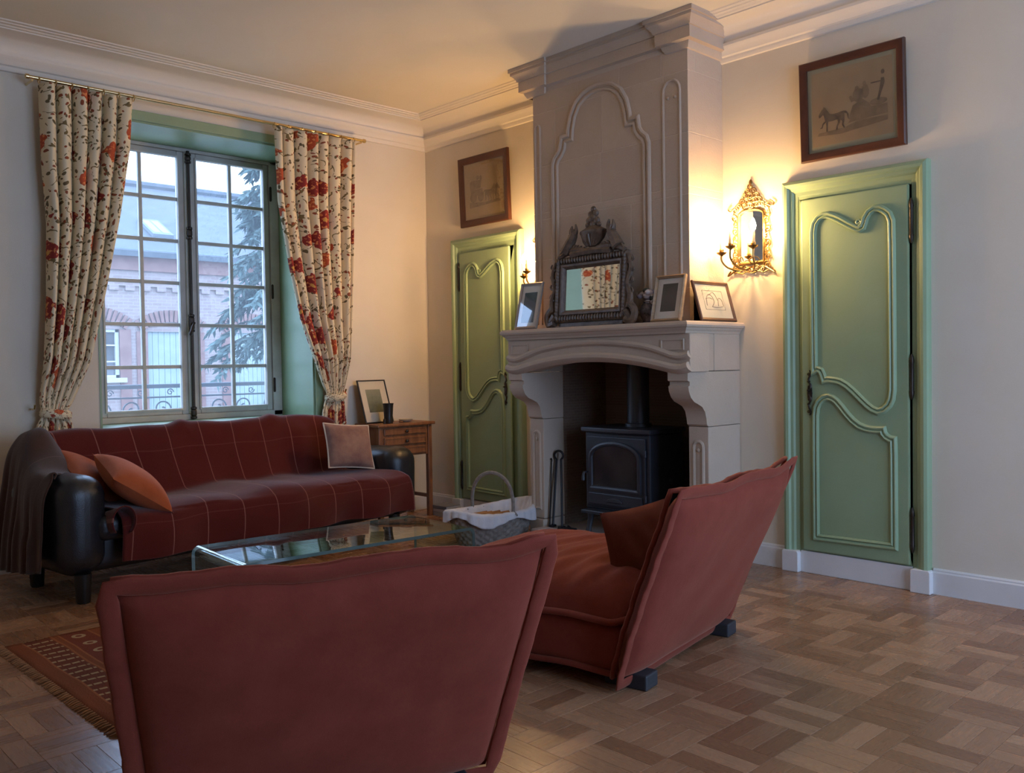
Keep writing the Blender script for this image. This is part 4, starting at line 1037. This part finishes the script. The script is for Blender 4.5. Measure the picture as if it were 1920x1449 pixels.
# ------------------------------------------------------------------ cushions
def cushion(name, label, loc, rot, w, h, th, m, pipe=None, group=None, wr=0):
    t = thing(name, label, 'cushion', loc, 0, group); t.rotation_mode = 'XYZ'; t.rotation_euler = rot
    def sh(u, v, sg):
        a, b = 2*u-1, 2*v-1
        k = (1-abs(a)**2.6)*(1-abs(b)**2.6); tt = th/2*max(0, k)**.55
        pull = 1-.055*(1-abs(a)**2)*abs(b)**3; pull2 = 1-.055*(1-abs(b)**2)*abs(a)**3
        return (a*w/2*pull2, sg*(tt+wr*sin(a*9+b*5)*k), b*h/2*pull)
    mb = MB().grid(25, 25, lambda u, v: sh(u, v, -1)).grid(25, 25, lambda u, v: sh(u, v, 1))
    mb.build('cover', m, t, angle=180)
    if pipe:
        ring = [sh(k/24, 0, 0) for k in range(24)]+[sh(1, k/24, 0) for k in range(24)]+[sh(1-k/24, 1, 0) for k in range(24)]+[sh(0, 1-k/24, 0) for k in range(24)]
        MB().tube(ring, .0055, 6, closed=True).build('piping', pipe, t)
    return t
def sloc(x, y, z):
    c, s = cos(SR), sin(SR); return (SO.x+c*x-s*y, SO.y+s*x+c*y, z)
cushion('cushion', 'plain orange cushion lying in front against the sofa arm', sloc(.425, .17, .555), (rad(-8), rad(33), SR+rad(4)), .375, .40, .165, M_ORANGE).rotation_euler = (rad(-72), rad(34), SR)
cushion('cushion', 'plain orange cushion wedged behind another orange one on the sofa', sloc(.335, .44, .575), (rad(-66), rad(30), SR+rad(8)), .37, .38, .14, M_ORANGE)
M_MAUVE = velvet('mauve_patterned_velvet', (.20, .105, .09), (.33, .20, .15))
cushion('cushion', 'mauve brown patterned cushion with pale piping in the sofa corner', sloc(2.00, .33, .615), (rad(-22), rad(6), SR-rad(8)), .35, .31, .12, M_MAUVE, mat('cream_piping', (.66, .55, .42), .8))

# ------------------------------------------------------------------ bent-glass coffee table
TA = Vector((-2.85, -2.395, .012)); TR = rad(-3.6); TL, TW, TH = 1.17, .50, .365
tb = thing('coffee_table', 'low coffee table of one sheet of bent clear glass on the rug', 'coffee table', TA, TR)
cr, tk = .035, .014
out = [(0, 0)]+[(cr-cr*cos(PI/2*k/8), TH-cr+cr*sin(PI/2*k/8)) for k in range(9)]+[(TL-cr+cr*sin(PI/2*k/8), TH-cr+cr*cos(PI/2*k/8)) for k in range(9)]+[(TL, 0)]
ri = cr-tk
inn = [(TL-tk, 0)]+[(TL-cr+ri*cos(PI/2*k/8), TH-cr+ri*sin(PI/2*k/8)) for k in range(9)]+[(cr-ri*sin(PI/2*k/8), TH-cr+ri*cos(PI/2*k/8)) for k in range(9)]+[(tk, 0)]
n = len(out); mb = MB(); vs = []
for y in (0, TW):
    vs += [(a, y, b) for a, b in out]+[(a, y, b) for a, b in reversed(inn)]
fs = []
for k in range(n-1): fs += [(k, k+1, 2*n+k+1, 2*n+k), (n+k, 3*n+k, 3*n+k+1, n+k+1), (k, n+k, n+k+1, k+1), (2*n+k, 2*n+k+1, 3*n+k+1, 3*n+k)]
fs += [(0, 2*n, 3*n, n), (n-1, 2*n-1, 4*n-1, 3*n-1)]
mb.add(vs, fs); mb.build('bent_glass', M_TABLEGLASS, tb, angle=30)
me = mat('polished_glass_edge', (.10, .16, .15), .1, spec=.9)
for y in (0.0005, TW-.0005): 
    e = MB(); vs = [(a, y-.001, b) for a, b in out]+[(a, y-.001, b) for a, b in reversed(inn)]+[(a, y+.001, b) for a, b in out]+[(a, y+.001, b) for a, b in reversed(inn)]
    fs = []
    for k in range(n-1): fs += [(k, k+1, n+k+1, n+k), (2*n+k, 3*n+k, 3*n+k+1, 2*n+k+1), (k, 2*n+k, 2*n+k+1, k+1), (n+k, n+k+1, 3*n+k+1, 3*n+k)]
    e.add(vs, fs).build('glass_edge', me, tb, smooth=False)

# ------------------------------------------------------------------ rug with knotted fringe
rug = thing('kilim_rug', 'rust red kilim rug with pale woven dashes under the coffee table', 'rug', (-3.45, -2.80, 0), rad(1.2))
RW, RL = 1.95, 1.27
MB().grid(60, 40, lambda u, v: (u*RW+.003*sin(v*17), v*RL, .0075+.002*sin(u*40+v*13)*sin(v*31)), uvf=lambda u, v: (u*RW, v*RL)).build('weave', M_KILIM, rug).modifiers.new('solid', 'SOLIDIFY').thickness = .006
mb = MB(); rnd = random.Random(2)
for k in range(62):
    v = (k+.5)/62*RL; a = rnd.uniform(-.012, .012)
    for x0, s in ((.004, -1), (RW-.004, 1)):
        mb.tube([(x0, v, .008), (x0+s*.014, v+a*.4, .008), (x0+s*.034, v+a, .003)], [.0065, .0055, .003], 5)
f = mb.build('fringe', mat('tan_wool_fringe', (.33, .17, .08), .95, (.24, .11, .05), 30), rug); f['kind'] = 'stuff'
# ------------------------------------------------------------------ two low velvet armchairs
def armchair(label, loc, rz, wb, wt, zt, lean, seed, skew=0):
    t = thing('armchair', label, 'armchair', loc, rz); z0 = .05; phi = math.atan2(lean, zt-z0)
    rnd = random.Random(seed); q = [rnd.uniform(0, 6) for _ in range(8)]
    nrm = Vector((0, cos(phi), sin(phi)))
    def mid(a, v):                                      # a -1..1 across, v 0..1 up
        hw = lerp(wb, wt, v**.9)
        z = z0+(zt-z0)*v+.016*abs(a)**7*v**8+.006*sin(a*7+q[0])*v**6-.030*(1-abs(a)**3)*(1-v)**6*0
        z += .045*(abs(a)**4)*(1-v)**5*0
        return Vector((a*hw+skew*v, -lean*v**1.12, z))
    def back(u, v, sg):
        a, b = 2*u-1, 2*v-1
        k = max(0, (1-abs(a)**5)*(1-abs(b)**5))**.5
        th = (.085 if sg > 0 else .060)*k
        w = .004*sin(a*4+b*3+q[1])+.0015*sin(a*9-b*7+q[2])
        return mid(a, v)+nrm*(sg*th+w*k)
    mb = MB().grid(40, 34, lambda u, v: back(u, v, -1)).grid(40, 34, lambda u, v: back(u, v, 1))
    mb.build('backrest', M_VELVET, t, angle=180)
    ring = []; N_ = 30
    for k in range(N_): ring.append((k/N_*2-1, 1.0))
    for k in range(N_): ring.append((1.0, 1-k/N_))
    for k in range(N_): ring.append((1-2*k/N_, 0.0))
    for k in range(N_): ring.append((-1.0, k/N_))
    # doubled flange seam: a soft flat lip all round
    def lip(off, nn, out):
        pts = []; M_ = len(ring)
        base = [mid(a, v)+nrm*off for a, v in ring]
        for i, p in enumerate(base):
            tn = (base[(i+1) % M_]-base[(i-1) % M_]); sidev = tn.cross(nrm)
            sidev = sidev.normalized() if sidev.length > 1e-6 else Vector()
            c = mid(0, .5)+nrm*off
            if sidev.dot(p-c) < 0: sidev = -sidev
            pts.append((p, sidev))
        vs = []; fs = []; m = 10
        for i, (p, sd) in enumerate(pts):
            wv = .0015*sin(i*.9+q[3])+.001*sin(i*2.3+q[4])
            for k in range(m):
                an = 2*PI*k/m; vs.append(p+sd*(out*.42+out*.62*cos(an)+wv*(cos(an) > 0))+nrm*(nn*sin(an)+wv*.8))
        for i in range(len(pts)):
            j = (i+1) % len(pts)
            for k in range(m): fs.append((i*m+k, i*m+(k+1) % m, j*m+(k+1) % m, j*m+k))
        return MB().add(vs, fs)
    lip(-.012, .0065, .036).build('flange_seam', M_VELVET, t, angle=180)
    lip(.026, .009, .014).build('flange_seam', M_VELVET, t, angle=180)
    # seat
    D = .94
    def sag(p): return Vector((p.x, p.y, p.z+.006*sin(p.x*11+q[5])+.006*sin(p.y*13+q[6])))
    MB().rbox((0, D/2-.02, .150), (2*wb-.02, D, .195), .05, 4, sag).build('seat_base', M_VELVET, t, angle=180)
    def puff(p):
        k = max(0, 1-(p.x/wb)**2)*max(0, 1-((p.y-D/2)/(D/2+.05))**2)
        z = p.z
        if p.z > .30: z += .055*k**.8+k*(.007*sin(p.y*46+3.2*sin(p.x*5)+q[7])+.004*sin(p.y*70+p.x*20))
        return Vector((p.x, p.y, z))
    mb = MB(); NX = 46; NY = 60; ww = wb-.012
    def top(u, v):
        a, b = 2*u-1, 2*v-1; k = max(0, (1-abs(a)**4)*(1-abs(b)**6))
        y = lerp(.0, D-.03, v); x = a*ww
        z = .235+.155*k**.45
        z += k*(.008*sin(y*44+3.5*sin(x*4.5+q[7])+x*4)*(.3+.7*sstep(.75, .1, v))+.004*sin(y*75+x*21)+.012*cos(x*4))
        return (x, y, z)
    mb.grid(NX, NY, top).grid(NX, NY, lambda u, v: (lerp(-ww, ww, u), lerp(0, D-.03, v), .236))
    mb.build('seat_cushion', M_VELVET, t, angle=180)
    rr = .06
    def loop(z, out, wb2):
        hx, y0, y1 = wb2+out, -.005-out*.2, D-.04+out
        pts = []
        for cx, cy, a0 in ((hx-rr, y1-rr, 0), (-hx+rr, y1-rr, PI/2), (-hx+rr, y0+rr, PI), (hx-rr, y0+rr, 1.5*PI)):
            nx = {0: (-hx+rr, y1-rr)}.get(0)
            for k in range(6): pts.append((cx+rr*cos(a0+PI/2*k/5), cy+rr*sin(a0+PI/2*k/5), z))
        o2 = []
        for i, p in enumerate(pts):
            r_ = pts[(i+1) % len(pts)]; L_ = math.dist(p, r_); m_ = max(1, int(L_/.05))
            for k in range(m_): o2.append((lerp(p[0], r_[0], k/m_), lerp(p[1], r_[1], k/m_), z+.004*sin(len(o2)*.9+q[1])))
        return o2
    MB().tube(loop(.245, .006, wb-.012), .020, 8, closed=True, squash=.62).build('seat_seam', M_VELVET, t, angle=180)
    MB().tube(loop(.062, .006, wb-.020), .018, 8, closed=True, squash=.62).build('seat_seam', M_VELVET, t, angle=180)
    mp = mat('dark_grey_plinth', (.03, .033, .04), .5)
    for x in (-wb+.11, wb-.11):
        for y in (-.03, D-.32):
            MB().box(x-.045, x+.045, y-.04, y+.13, 0, .055).build('foot', mp, t, smooth=False, bevel=.006)
    return t
armchair('terracotta velvet armchair with a rust cushion on its seat turned beside the fireplace', (-1.62, -3.60, 0), rad(10.5), .475, .535, .705, .275, 1, -.038)
armchair('terracotta velvet armchair with bare back facing away from the coffee table', (-3.245, -3.69, 0), rad(-20.5), .425, .487, .690, .275, 2)
c_, s_ = cos(rad(10.5)), sin(rad(10.5))
def cloc(x, y, z): return (-1.62+c_*x-s_*y, -3.60+s_*x+c_*y, z)
cushion('cushion', 'rust brown velvet cushion propped against the armchair back', cloc(-.125, .10, .445), (rad(-6), rad(-8), rad(-25)), .28, .31, .11, M_VELVET2, wr=.004)

# ------------------------------------------------------------------ log basket
bk = thing('log_basket', 'oval wicker basket with folded white lining and hoop handle before the green door', 'basket', (-.585, -1.385, 0), rad(3))
M_WICK = mat('grey_wicker', (.20, .165, .135), .8, (.30, .25, .21), 40, .3, 120)
def bform(u, v):
    a = 2*PI*u; k = v
    rx, ry = lerp(.27, .355, k**.8), lerp(.13, .185, k**.8)
    wv = .006*sin(28*a/1.0)*(1 if int(v*9) % 2 == 0 else -1)
    up = .05*abs(cos(a))**3*k
    return ((rx+wv)*cos(a), (ry+wv)*sin(a), .004+.185*k+up*.8)
MB().grid(168, 28, bform, cu=True).build('wicker_body', M_WICK, bk, angle=180)
MB().grid(24, 5, lambda u, v: (.268*v*cos(2*PI*u), .128*v*sin(2*PI*u), .006), cu=True).build('base', M_WICK, bk)
rim = [bform(k/60, 1) for k in range(60)]
MB().tube([(x, y, z+.004) for x, y, z in rim], .010, 7, closed=True).build('rim', M_WICK, bk)
M_LINEN = mat('white_linen', (.70, .68, .68), .9, (.62, .60, .61), 14, .2, 90)
def liner(u, v):
    a = 2*PI*u; x, y, z = bform(u, 1); w = .004*sin(a*17)
    if v < .5:                                            # inside
        k = v/.5; return (x*lerp(.72, .985, k), y*lerp(.70, .985, k), lerp(.09, z+.024, k)+w*k)
    k = (v-.5)/.5; return (x*(1+.05*min(1, k*5)+.02*k)+w*cos(a), y*(1+.10*min(1, k*5)+.03*k)+w*sin(a), z+.024-.085*k*(.8+.3*sin(a*5)))
o = MB().grid(120, 16, liner, cu=True).build('cloth_lining', M_LINEN, bk, angle=180); o.modifiers.new('solid', 'SOLIDIFY').thickness = .003
hp = [(.0+.012*sin(k*.3), -.185*cos(PI*k/20)*1.0, .20+.245*sin(PI*k/20)**.8) for k in range(21)]
MB().tube(hp, .013, 8, squash=.8).build('handle', M_WICK, bk)
for s in (-1, 1): MB().tube([(-.035, s*.186, .175), (0, s*.196, .20), (.035, s*.186, .175)], .014, 7).build('handle_binding', M_WICK, bk)
rnd = random.Random(9); M_KIND = mat('split_kindling', (.46, .22, .07), .8, (.33, .14, .045), 20)
cb, sb_ = cos(rad(3)), sin(rad(3))
for k in range(14):
    x = rnd.uniform(-.06, .06); y = -.075+.025*(k % 7); L_ = rnd.uniform(.10, .15)*(1 if k < 7 else .8)
    o = MB().prism([(-.010, -.007), (.010, -.009), (.004, .010)], lambda a, b, d: (d, a, b), -L_, L_).build('kindling_stick', M_KIND, None, smooth=False, bevel=.002)
    o.location = (-.585+cb*x-sb_*y, -1.385+sb_*x+cb*y, .152+.026*(k//7)); o.rotation_euler = (rnd.uniform(-.2, .2), 0, rnd.uniform(-.03, .03))
    tag(o, 'split orange kindling stick in the lined basket', 'firewood', 'kindling in the basket')
MB().grid(20, 8, lambda u, v: (.26*v*cos(2*PI*u), .125*v*sin(2*PI*u), .135), cu=True).build('lining_base', M_LINEN, bk)

# ------------------------------------------------------------------ small chest in the corner
ch = thingw('side_cabinet', 'small walnut side cabinet with drawers standing in the room corner', 'cabinet', (-.49, -.17, 0))
cx0, cx1, cy0, cy1 = -.715, -.225, -.31, -.035
MB().box(cx0-.02, cx1+.02, cy0-.02, cy1+.01, .700, .722).build('top', M_CHEST, ch, smooth=False, bevel=.006)
MB().box(cx0+.012, cx1-.012, cy0+.012, cy1, .475, .700).build('carcass', M_CHEST, ch, smooth=False, bevel=.003)
for x in (cx0+.018, cx1-.018):
    for y in (cy0+.018, cy1-.018): MB().box(x-.018, x+.018, y-.018, y+.018, 0, .70).build('leg', M_CHEST, ch, smooth=False, bevel=.004)
for z0_, z1_ in ((.635, .688), (.560, .620), (.487, .546)):
    dw = MB().box(cx0+.05, cx1-.05, cy0+.002, cy0+.02, z0_, z1_).build('drawer', M_CHEST, ch, smooth=False, bevel=.004)
    MB().psweep([(cx0+.062, z0_+.01), (cx1-.062, z0_+.01), (cx1-.062, z1_-.01), (cx0+.062, z1_-.01)], [(-.004, 0), (-.003, .004), (.003, .004), (.004, 0)], lambda u, v, h: (u, cy0+.002-h, v)).build('drawer_moulding', M_CHEST, dw, smooth=False)
    MB().lathe([(.004, 0), (.005, .008), (.012, .014), (.012, .020), (.005, .025)], ((cx0+cx1)/2, cy0+.002, (z0_+z1_)/2), 12, Matrix.Rotation(PI/2, 4, 'X')).build('knob', M_IRON2, dw)
MB().box(cx0+.018, cx1-.018, cy1-.03, cy1-.01, .14, .165).build('stretcher', M_CHEST, ch, smooth=False)
MB().box(cx1-.03, cx1-.008, cy0+.018, cy1-.018, .14, .165).build('stretcher', M_CHEST, ch, smooth=False)
PH3 = photo_mat('grey_landscape_print', (.26, .26, .20), (.17, .18, .13), (.07, .075, .055), 5)
picture('photo_frame', 'thin black frame with grey landscape print and wide white mount on the corner cabinet', (-.595, -.150, .723), rad(4), rad(-18), .265, .335, .008, .014, mat('thin_black_frame', (.03, .025, .022), .4), 'photo frame', mat('cream_mount', (.66, .58, .46), .8), art=art_photo(PH3, .055, .075, .065))
vz = thingw('black_beaker', 'small black beaker standing before the landscape print on the cabinet', 'vase', (-.585, -.25, .722))
MB().lathe([(.032, 0), (.034, .004), (.032, .05), (.038, .135), (.042, .150), (.038, .150), (.032, .13), (.02, .02)], (-.585, -.25, .722), 18).build('beaker_body', mat('black_horn', (.02, .017, .015), .35), vz)
MB().lathe([(.010, .0), (.012, .03), (.004, .04)], (-.628, -.262, .722), 10).build('small_lid', mat('black_horn', (.02, .017, .015), .35), vz)
ds = thingw('shallow_dish', 'shallow cream dish on the corner cabinet', 'dish', (-.395, -.21, .722))
MB().lathe([(.022, 0), (.03, .003), (.050, .014), (.056, .022), (.053, .022), (.045, .014), (.02, .008)], (-.395, -.21, .722), 20).build('dish_bowl', mat('cream_glaze', (.55, .46, .33), .35), ds)
MB().lathe([(.012, 0), (.018, .006), (.016, .012)], (-.462, -.24, .722), 10).build('wooden_bead', M_CHEST, ds)
bkz = 0
for k, (w_, d_, h_, c, nm) in enumerate([(.15, .20, .030, (.52, .52, .55), 'bottom pale book of the floor stack beside the cabinet'), (.14, .19, .026, (.60, .58, .58), 'middle white book of the floor stack beside the cabinet'), (.145, .185, .022, (.20, .21, .26), 'top dark blue book of the floor stack beside the cabinet')]):
    b = thing('book', nm, 'book', (-.155, -.37, bkz), rad(-8+5*k), 'books stacked on the floor')
    MB().box(-w_/2, w_/2, -d_/2, d_/2, 0, .003).box(-w_/2, w_/2, -d_/2, d_/2, h_-.003, h_).box(-w_/2, -w_/2+.003, -d_/2, d_/2, 0, h_).build('book_cover', mat('book_cloth_%d' % k, c, .6), b, smooth=False)
    MB().box(-w_/2+.003, w_/2-.004, -d_/2+.004, d_/2-.004, .003, h_-.003).build('pages', mat('book_pages', (.62, .60, .58), .9), b, smooth=False)
    bkz += h_+.0005

# ------------------------------------------------------------------ outside: courtyard building, railing, tree
GZ = -.7
gr = MB().box(-30, 40, .56, 60, GZ-.2, GZ).build('ground', mat('pale_gravel', (.18, .18, .17), .95, (.23, .23, .22), 3), None, smooth=False); struct(gr)
bd = thingw('brick_building', 'long brick outbuilding with slate roof across the courtyard', 'building', (4, 14, GZ))
M_BRICK = brickwall('pale_pink_brick', (.17, .115, .10), (.22, .165, .145), (.25, .215, .19), 2.4)
M_BRICK2 = mat('red_brick_trim', (.16, .08, .065), .9, (.20, .11, .09), 5)
M_PALE = mat('pale_painted_boards', (.23, .27, .26), .7, (.20, .24, .23), 4)
M_WH = mat('white_joinery', (.4, .4, .4), .6)
def bwall(name, parts, m, parent, **k):
    mb = MB()
    for p in parts: mb.box(*p)
    return mb.build(name, m, parent, smooth=False, **k)
DX0, DX1, DZ1 = 3.20, 4.25, 1.98; VX0, VX1, VZ0, VZ1 = 1.55, 2.60, .98, 2.02; EX0, EX1 = 5.15, 6.05
bwall('wall', [(-8, VX0, 14, 14.4, GZ, 3.72), (VX0, VX1, 14, 14.4, GZ, VZ0), (VX0, VX1, 14, 14.4, VZ1, 3.72), (VX1, DX0, 14, 14.4, GZ, 3.72), (DX0, DX1, 14, 14.4, DZ1, 3.72), (DX1, EX0, 14, 14.4, GZ, 3.72), (EX0, EX1, 14, 14.4, DZ1, 3.72), (EX1, 16, 14, 14.4, GZ, 3.72)], M_BRICK, bd)
bwall('eaves_course', [(-8, 16, 13.93, 14, 3.30, 3.62)], M_BRICK2, bd); bwall('gutter', [(-8, 16, 13.78, 13.96, 3.64, 3.76)], mat('zinc', (.14, .16, .18), .5, metal=.4), bd)
mb = MB()
for k in range(70): mb.box(-7.8+k*.34, -7.8+k*.34+.2, 13.94, 14, 2.86, 2.96)
mb.box(-8, 16, 13.95, 14, 2.96, 3.03).build('dentil_course', M_BRICK, bd, smooth=False)
for x0, x1 in ((DX0, DX1), (VX0, VX1), (EX0, EX1)):
    z = DZ1 if x0 != VX0 else VZ1; n = 15; xc = (x0+x1)/2; hw = (x1-x0)/2+.1
    for k in range(n):
        a = lerp(-.62, .62, k/(n-1)); R_ = hw/sin(.62); cz = z-R_*cos(.62)+.02
        MB().box(-.035, .035, 13.94, 14.05, R_, R_+.26, Matrix.Translation((xc, 0, cz)) @ Matrix.Rotation(a, 4, 'Y')).build('brick', M_BRICK2, bd, smooth=False)
    bwall('brick_jamb', [(x0-.24, x0, 13.97, 14.02, GZ, z), (x1, x1+.24, 13.97, 14.02, GZ, z)], M_BRICK2, bd)
for x0, x1 in ((DX0, DX1), (EX0, EX1)):
    dd = bwall('plank_door', [(x0, x1, 14.08, 14.12, GZ, DZ1)], M_PALE, bd)
    for k in range(8): bwall('plank', [(lerp(x0, x1, k/8)+.004, lerp(x0, x1, (k+1)/8)-.004, 14.06, 14.085, GZ, DZ1)], M_PALE, dd)
vw = bwall('window_frame', [(VX0, VX1, 14.04, 14.1, VZ0, VZ0+.06), (VX0, VX1, 14.04, 14.1, VZ1-.06, VZ1), (VX0, VX0+.07, 14.04, 14.1, VZ0, VZ1), (VX1-.07, VX1, 14.04, 14.1, VZ0, VZ1), ((VX0+VX1)/2-.04, (VX0+VX1)/2+.04, 14.04, 14.1, VZ0, VZ1)]+[(VX0, VX1, 14.05, 14.09, VZ0+.35*k-.015, VZ0+.35*k+.015) for k in (1, 2)], M_WH, bd)
bwall('pane', [(VX0, VX1, 14.10, 14.12, VZ0, VZ1)], mat('dark_pane', (.06, .06, .06), .08), vw)
bwall('window_ledge', [(VX0-.1, VX1+.1, 13.86, 14.05, VZ0-.10, VZ0)], mat('pale_sill', (.35, .35, .35), .8), bd)
ry0, rz0, ry1, rz1 = 13.72, 3.70, 18.2, 6.0
MB().add([(-8.5, ry0, rz0), (16.5, ry0, rz0), (16.5, ry1, rz1), (-8.5, ry1, rz1), (-8.5, ry0, rz0-.12), (16.5, ry0, rz0-.12), (16.5, ry1, rz1-.12), (-8.5, ry1, rz1-.12)], [(0, 1, 2, 3), (7, 6, 5, 4), (0, 4, 5, 1), (1, 5, 6, 2), (2, 6, 7, 3), (3, 7, 4, 0)]).build('roof', M_LEAD, bd, smooth=False)
MB().tube([(-8.5, ry1, rz1+.02), (16.5, ry1, rz1+.02)], .12, 8).build('ridge', M_LEAD, bd)
def roofp(x, t, up=0): return (x, lerp(ry0, ry1, t)-up*.46, lerp(rz0, rz1, t)+up*.89)
sk = MB(); xs0, xs1 = 3.62, 4.10
sk.add([roofp(x, t, u) for u in (.0, .08) for x, t in ((xs0, .20), (xs1, .20), (xs1, .40), (xs0, .40))], [(0, 1, 2, 3), (4, 5, 6, 7), (0, 1, 5, 4), (1, 2, 6, 5), (2, 3, 7, 6), (3, 0, 4, 7)])
sk = sk.build('skylight', mat('pale_zinc', (.13, .145, .15), .9), bd, smooth=False)
for a, b in ((xs0+.05, (xs0+xs1)/2-.02), ((xs0+xs1)/2+.02, xs1-.05)):
    MB().add([roofp(x, t, .085) for x, t in ((a, .22), (b, .22), (b, .38), (a, .38))], [(0, 1, 2, 3)]).build('skylight_pane', mat('skylight_glass', (.07, .07, .07), .3), sk, smooth=False)
# wrought-iron window guard
rl = thingw('window_railing', 'wrought iron window guard with scrolls outside the lower panes', 'railing', (-1.8, .68, .8))
M_RAIL = mat('weathered_grey_iron', (.12, .14, .16), .6)
rx0, rx1 = -2.62, -.95
MB().box(rx0, rx1, .66, .70, 1.015, 1.045).build('top_rail', M_RAIL, rl, smooth=False, bevel=.006)
MB().box(rx0, rx1, .67, .69, .945, .957).build('middle_rail', M_RAIL, rl, smooth=False)
MB().box(rx0, rx1, .67, .69, .72, .735).build('bottom_rail', M_RAIL, rl, smooth=False)
nS = 8
for k in range(nS):
    xc = lerp(rx0+.1, rx1-.1, k/(nS-1)); sgn = 1 if k % 2 else -1
    mb = MB().tube([(a, .68, b) for a, b in spiral(xc, .865, .075, .012, -PI/2, sgn*1.5, 26)], .006, 6)
    mb.tube([(a, .68, b) for a, b in spiral(xc+.1, .80, .055, .010, PI/2, -sgn*1.4, 22)], .006, 6)
    mb.tube([(a, .68, b) for a, b in spiral(xc+.06, .985, .026, .006, 0, sgn*1.3, 18)], .004, 6)
    mb.build('scroll', M_RAIL, rl)
bwall('outer_sill', [(WX0-.1, WX1+.1, .56, .74, .66, .72)], mat('stone_sill', (.45, .44, .43), .9), rl)
# conifer
tr = thingw('conifer_tree', 'drooping blue green conifer in the courtyard by the brick building', 'tree', (3.55, 8.6, GZ))
MB().tube([(3.55, 8.6, GZ), (3.5, 8.6, 2), (3.55, 8.6, 6.5)], [.20, .14, .02], 9).build('trunk', mat('conifer_bark', (.12, .10, .09), .9), tr)
rnd = random.Random(4); mb = MB(); br = MB()
for k in range(230):
    z = rnd.uniform(1.5, 5.8); a = rnd.uniform(0, 2*PI); L_ = (1.35-.16*(z-1.5))*rnd.uniform(.55, 1.1)
    dx, dy = cos(a), sin(a); P = [Vector((3.55+dx*L_*t, 8.6+dy*L_*t, z+.20*t-.55*t*t*L_)) for t in (0, .25, .5, .75, 1)]
    br.tube(P, [.014, .011, .008, .005, .002], 5)
    for j in range(60):
        t = rnd.random()**.7; i = min(3, int(t*4)); p = P[i].lerp(P[i+1], t*4-i)
        d = Vector((rnd.gauss(0, .4)+dx*.5, rnd.gauss(0, .4)+dy*.5, -rnd.uniform(.1, 1))).normalized()*rnd.uniform(.10, .24)
        sd = d.cross(Vector((rnd.gauss(0, 1), rnd.gauss(0, 1), rnd.gauss(0, 1)))).normalized()*.02
        mb.add([p-sd, p+sd, p+d*.6+sd*1.2, p+d, p+d*.6-sd*1.2], [(0, 1, 2, 3, 4)])
br.build('branches', mat('conifer_twig', (.10, .09, .07), .9), tr)
o = mb.build('needles', mat('conifer_green', (.045, .075, .065), .8, (.075, .11, .095), 3), tr, smooth=False); o['kind'] = 'stuff'
